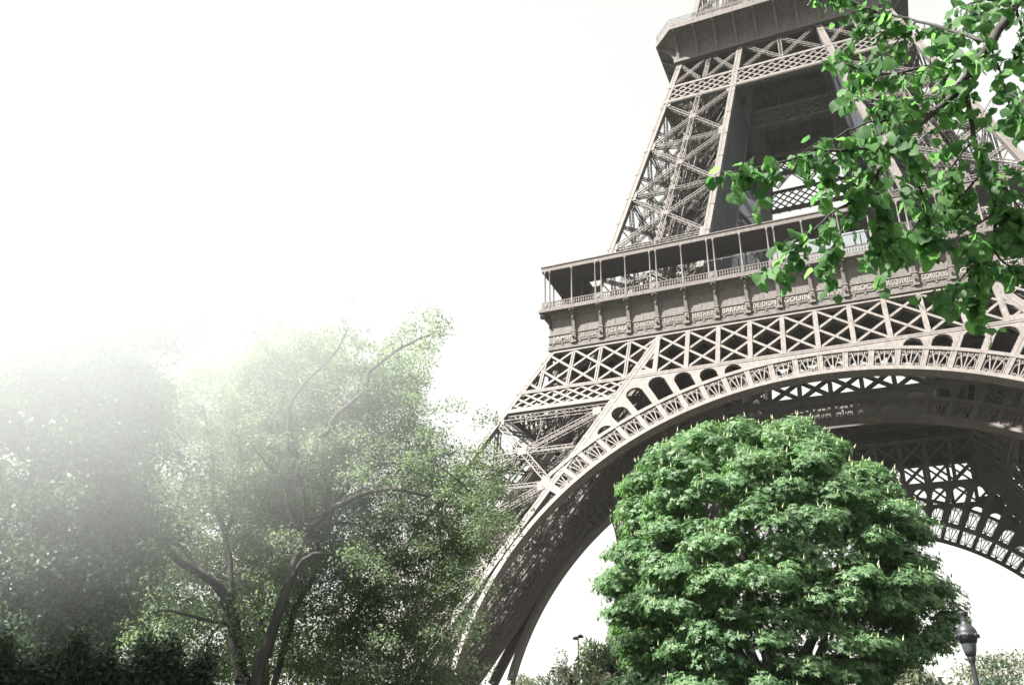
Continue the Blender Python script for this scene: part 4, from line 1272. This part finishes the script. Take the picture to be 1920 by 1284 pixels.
    for pts, r0, r1 in br:
        P = [W(*q) for q in pts]
        Q = limb_mesh(g, P, r0, r1, 6, 0.003, rng)
        thick = r0 > 0.02
        Lt = sum((Q[i+1]-Q[i]).length for i in range(len(Q)-1))
        n_tw = max(4, int(Lt/(0.052 if not thick else 0.1)))
        for i in range(n_tw):
            t = (0.10 if not thick else 0.3)+(0.90 if not thick else 0.7)*(i+rng.uniform(0, 1))/n_tw
            j = min(len(Q)-2, int(t*(len(Q)-1))); q = Q[j]+(Q[j+1]-Q[j])*(t*(len(Q)-1)-j)
            dirn = (Q[j+1]-Q[j]).normalized()
            dv = (Vector(rng.normal(0, 0.6, 3))+dirn*0.5+Vector((0, 0, -0.25))).normalized()
            ln = rng.uniform(0.06, 0.24) if i < n_tw-1 else 0.1
            e = q+dv*ln; mid = (q+e)/2+Vector((0, 0, 0.015))
            g.tube([q, mid, e], [0.0025, 0.002, 0.0013], 4, cap=False)
            m = int(3+ln/0.026)
            for k in range(m):
                tt = (k+1)/m; s0 = q+(e-q)*tt
                out = (Vector(rng.normal(0, 1, 3))*0.8+dv*0.5+Vector((0, 0, -0.5))).normalized()
                pe = s0+out*rng.uniform(0.015, 0.04)
                g.tube([s0, pe], [0.0011, 0.0009], 3, cap=False)
                dl = (out*0.5+Vector((0, 0, -0.75))+Vector(rng.normal(0, 0.35, 3)))
                nl = Vector(rng.normal(0, 0.6, 3))+Vector((0, -0.5, 0.75))
                leaf(pe, dl, nl, rng.uniform(0.032, 0.074))
    g.build('branches', M_BARK, root, True)
    L.build('leaves', M_LIME, root, True)
lime()

# ---- added fog volume imitating white lens flare over the left tree tops
M_FLARE_VEIL = bpy.data.materials.new('flare_veil'); M_FLARE_VEIL.use_nodes = True
_t = M_FLARE_VEIL.node_tree; _t.nodes.clear()
_o = _t.nodes.new('ShaderNodeOutputMaterial'); _v = _t.nodes.new('ShaderNodeVolumePrincipled')
_v.inputs['Color'].default_value = (0.95, 0.975, 1.0, 1)
_c = _t.nodes.new('ShaderNodeTexCoord'); _n = _t.nodes.new('ShaderNodeVectorMath'); _n.operation = 'LENGTH'
_mp = _t.nodes.new('ShaderNodeMapping'); _mp.inputs['Scale'].default_value = (1/14.0, 1/7.8, 1/10.0)
_r = _t.nodes.new('ShaderNodeMapRange'); _r.interpolation_type = 'SMOOTHSTEP'
_r.inputs['From Min'].default_value = 0.98; _r.inputs['From Max'].default_value = 0.12
_r.inputs['To Min'].default_value = 0.0; _r.inputs['To Max'].default_value = 0.14
_t.links.new(_c.outputs['Object'], _mp.inputs[0]); _t.links.new(_mp.outputs[0], _n.inputs[0])
_t.links.new(_n.outputs['Value'], _r.inputs['Value']); _t.links.new(_r.outputs[0], _v.inputs['Density'])
_t.links.new(_v.outputs[0], _o.inputs['Volume'])
g = MB(); g.blob((0,0,0), 14.0, 7.8, 10.0, 32, 18)
flare_veil = g.build('flare_veil', M_FLARE_VEIL, None, True)
mc = at(0, 420, 19.5); flare_veil.location = mc
_l, _d = lat_frame(mc); flare_veil.rotation_euler = (0, 0, math.atan2(_l.y, _l.x))
tag(flare_veil, 'added white veil imitating lens flare over the tree tops on the left', 'flare_veil', kind='stuff')

# ---- thin even haze added to lift the blacks
M_HAZE = bpy.data.materials.new('haze'); M_HAZE.use_nodes = True
_t = M_HAZE.node_tree; _t.nodes.clear()
_o = _t.nodes.new('ShaderNodeOutputMaterial'); _v = _t.nodes.new('ShaderNodeVolumePrincipled')
_v.inputs['Color'].default_value = (0.97, 0.98, 1.0, 1); _v.inputs['Density'].default_value = 0.00009
_t.links.new(_v.outputs[0], _o.inputs['Volume'])
g = MB(); g.box(-2520, 2520, -2520, 2520, -1.0, 152.0)
tag(g.build('haze', M_HAZE), 'thin pale haze added to lift the darkest tones', 'haze', kind='stuff')
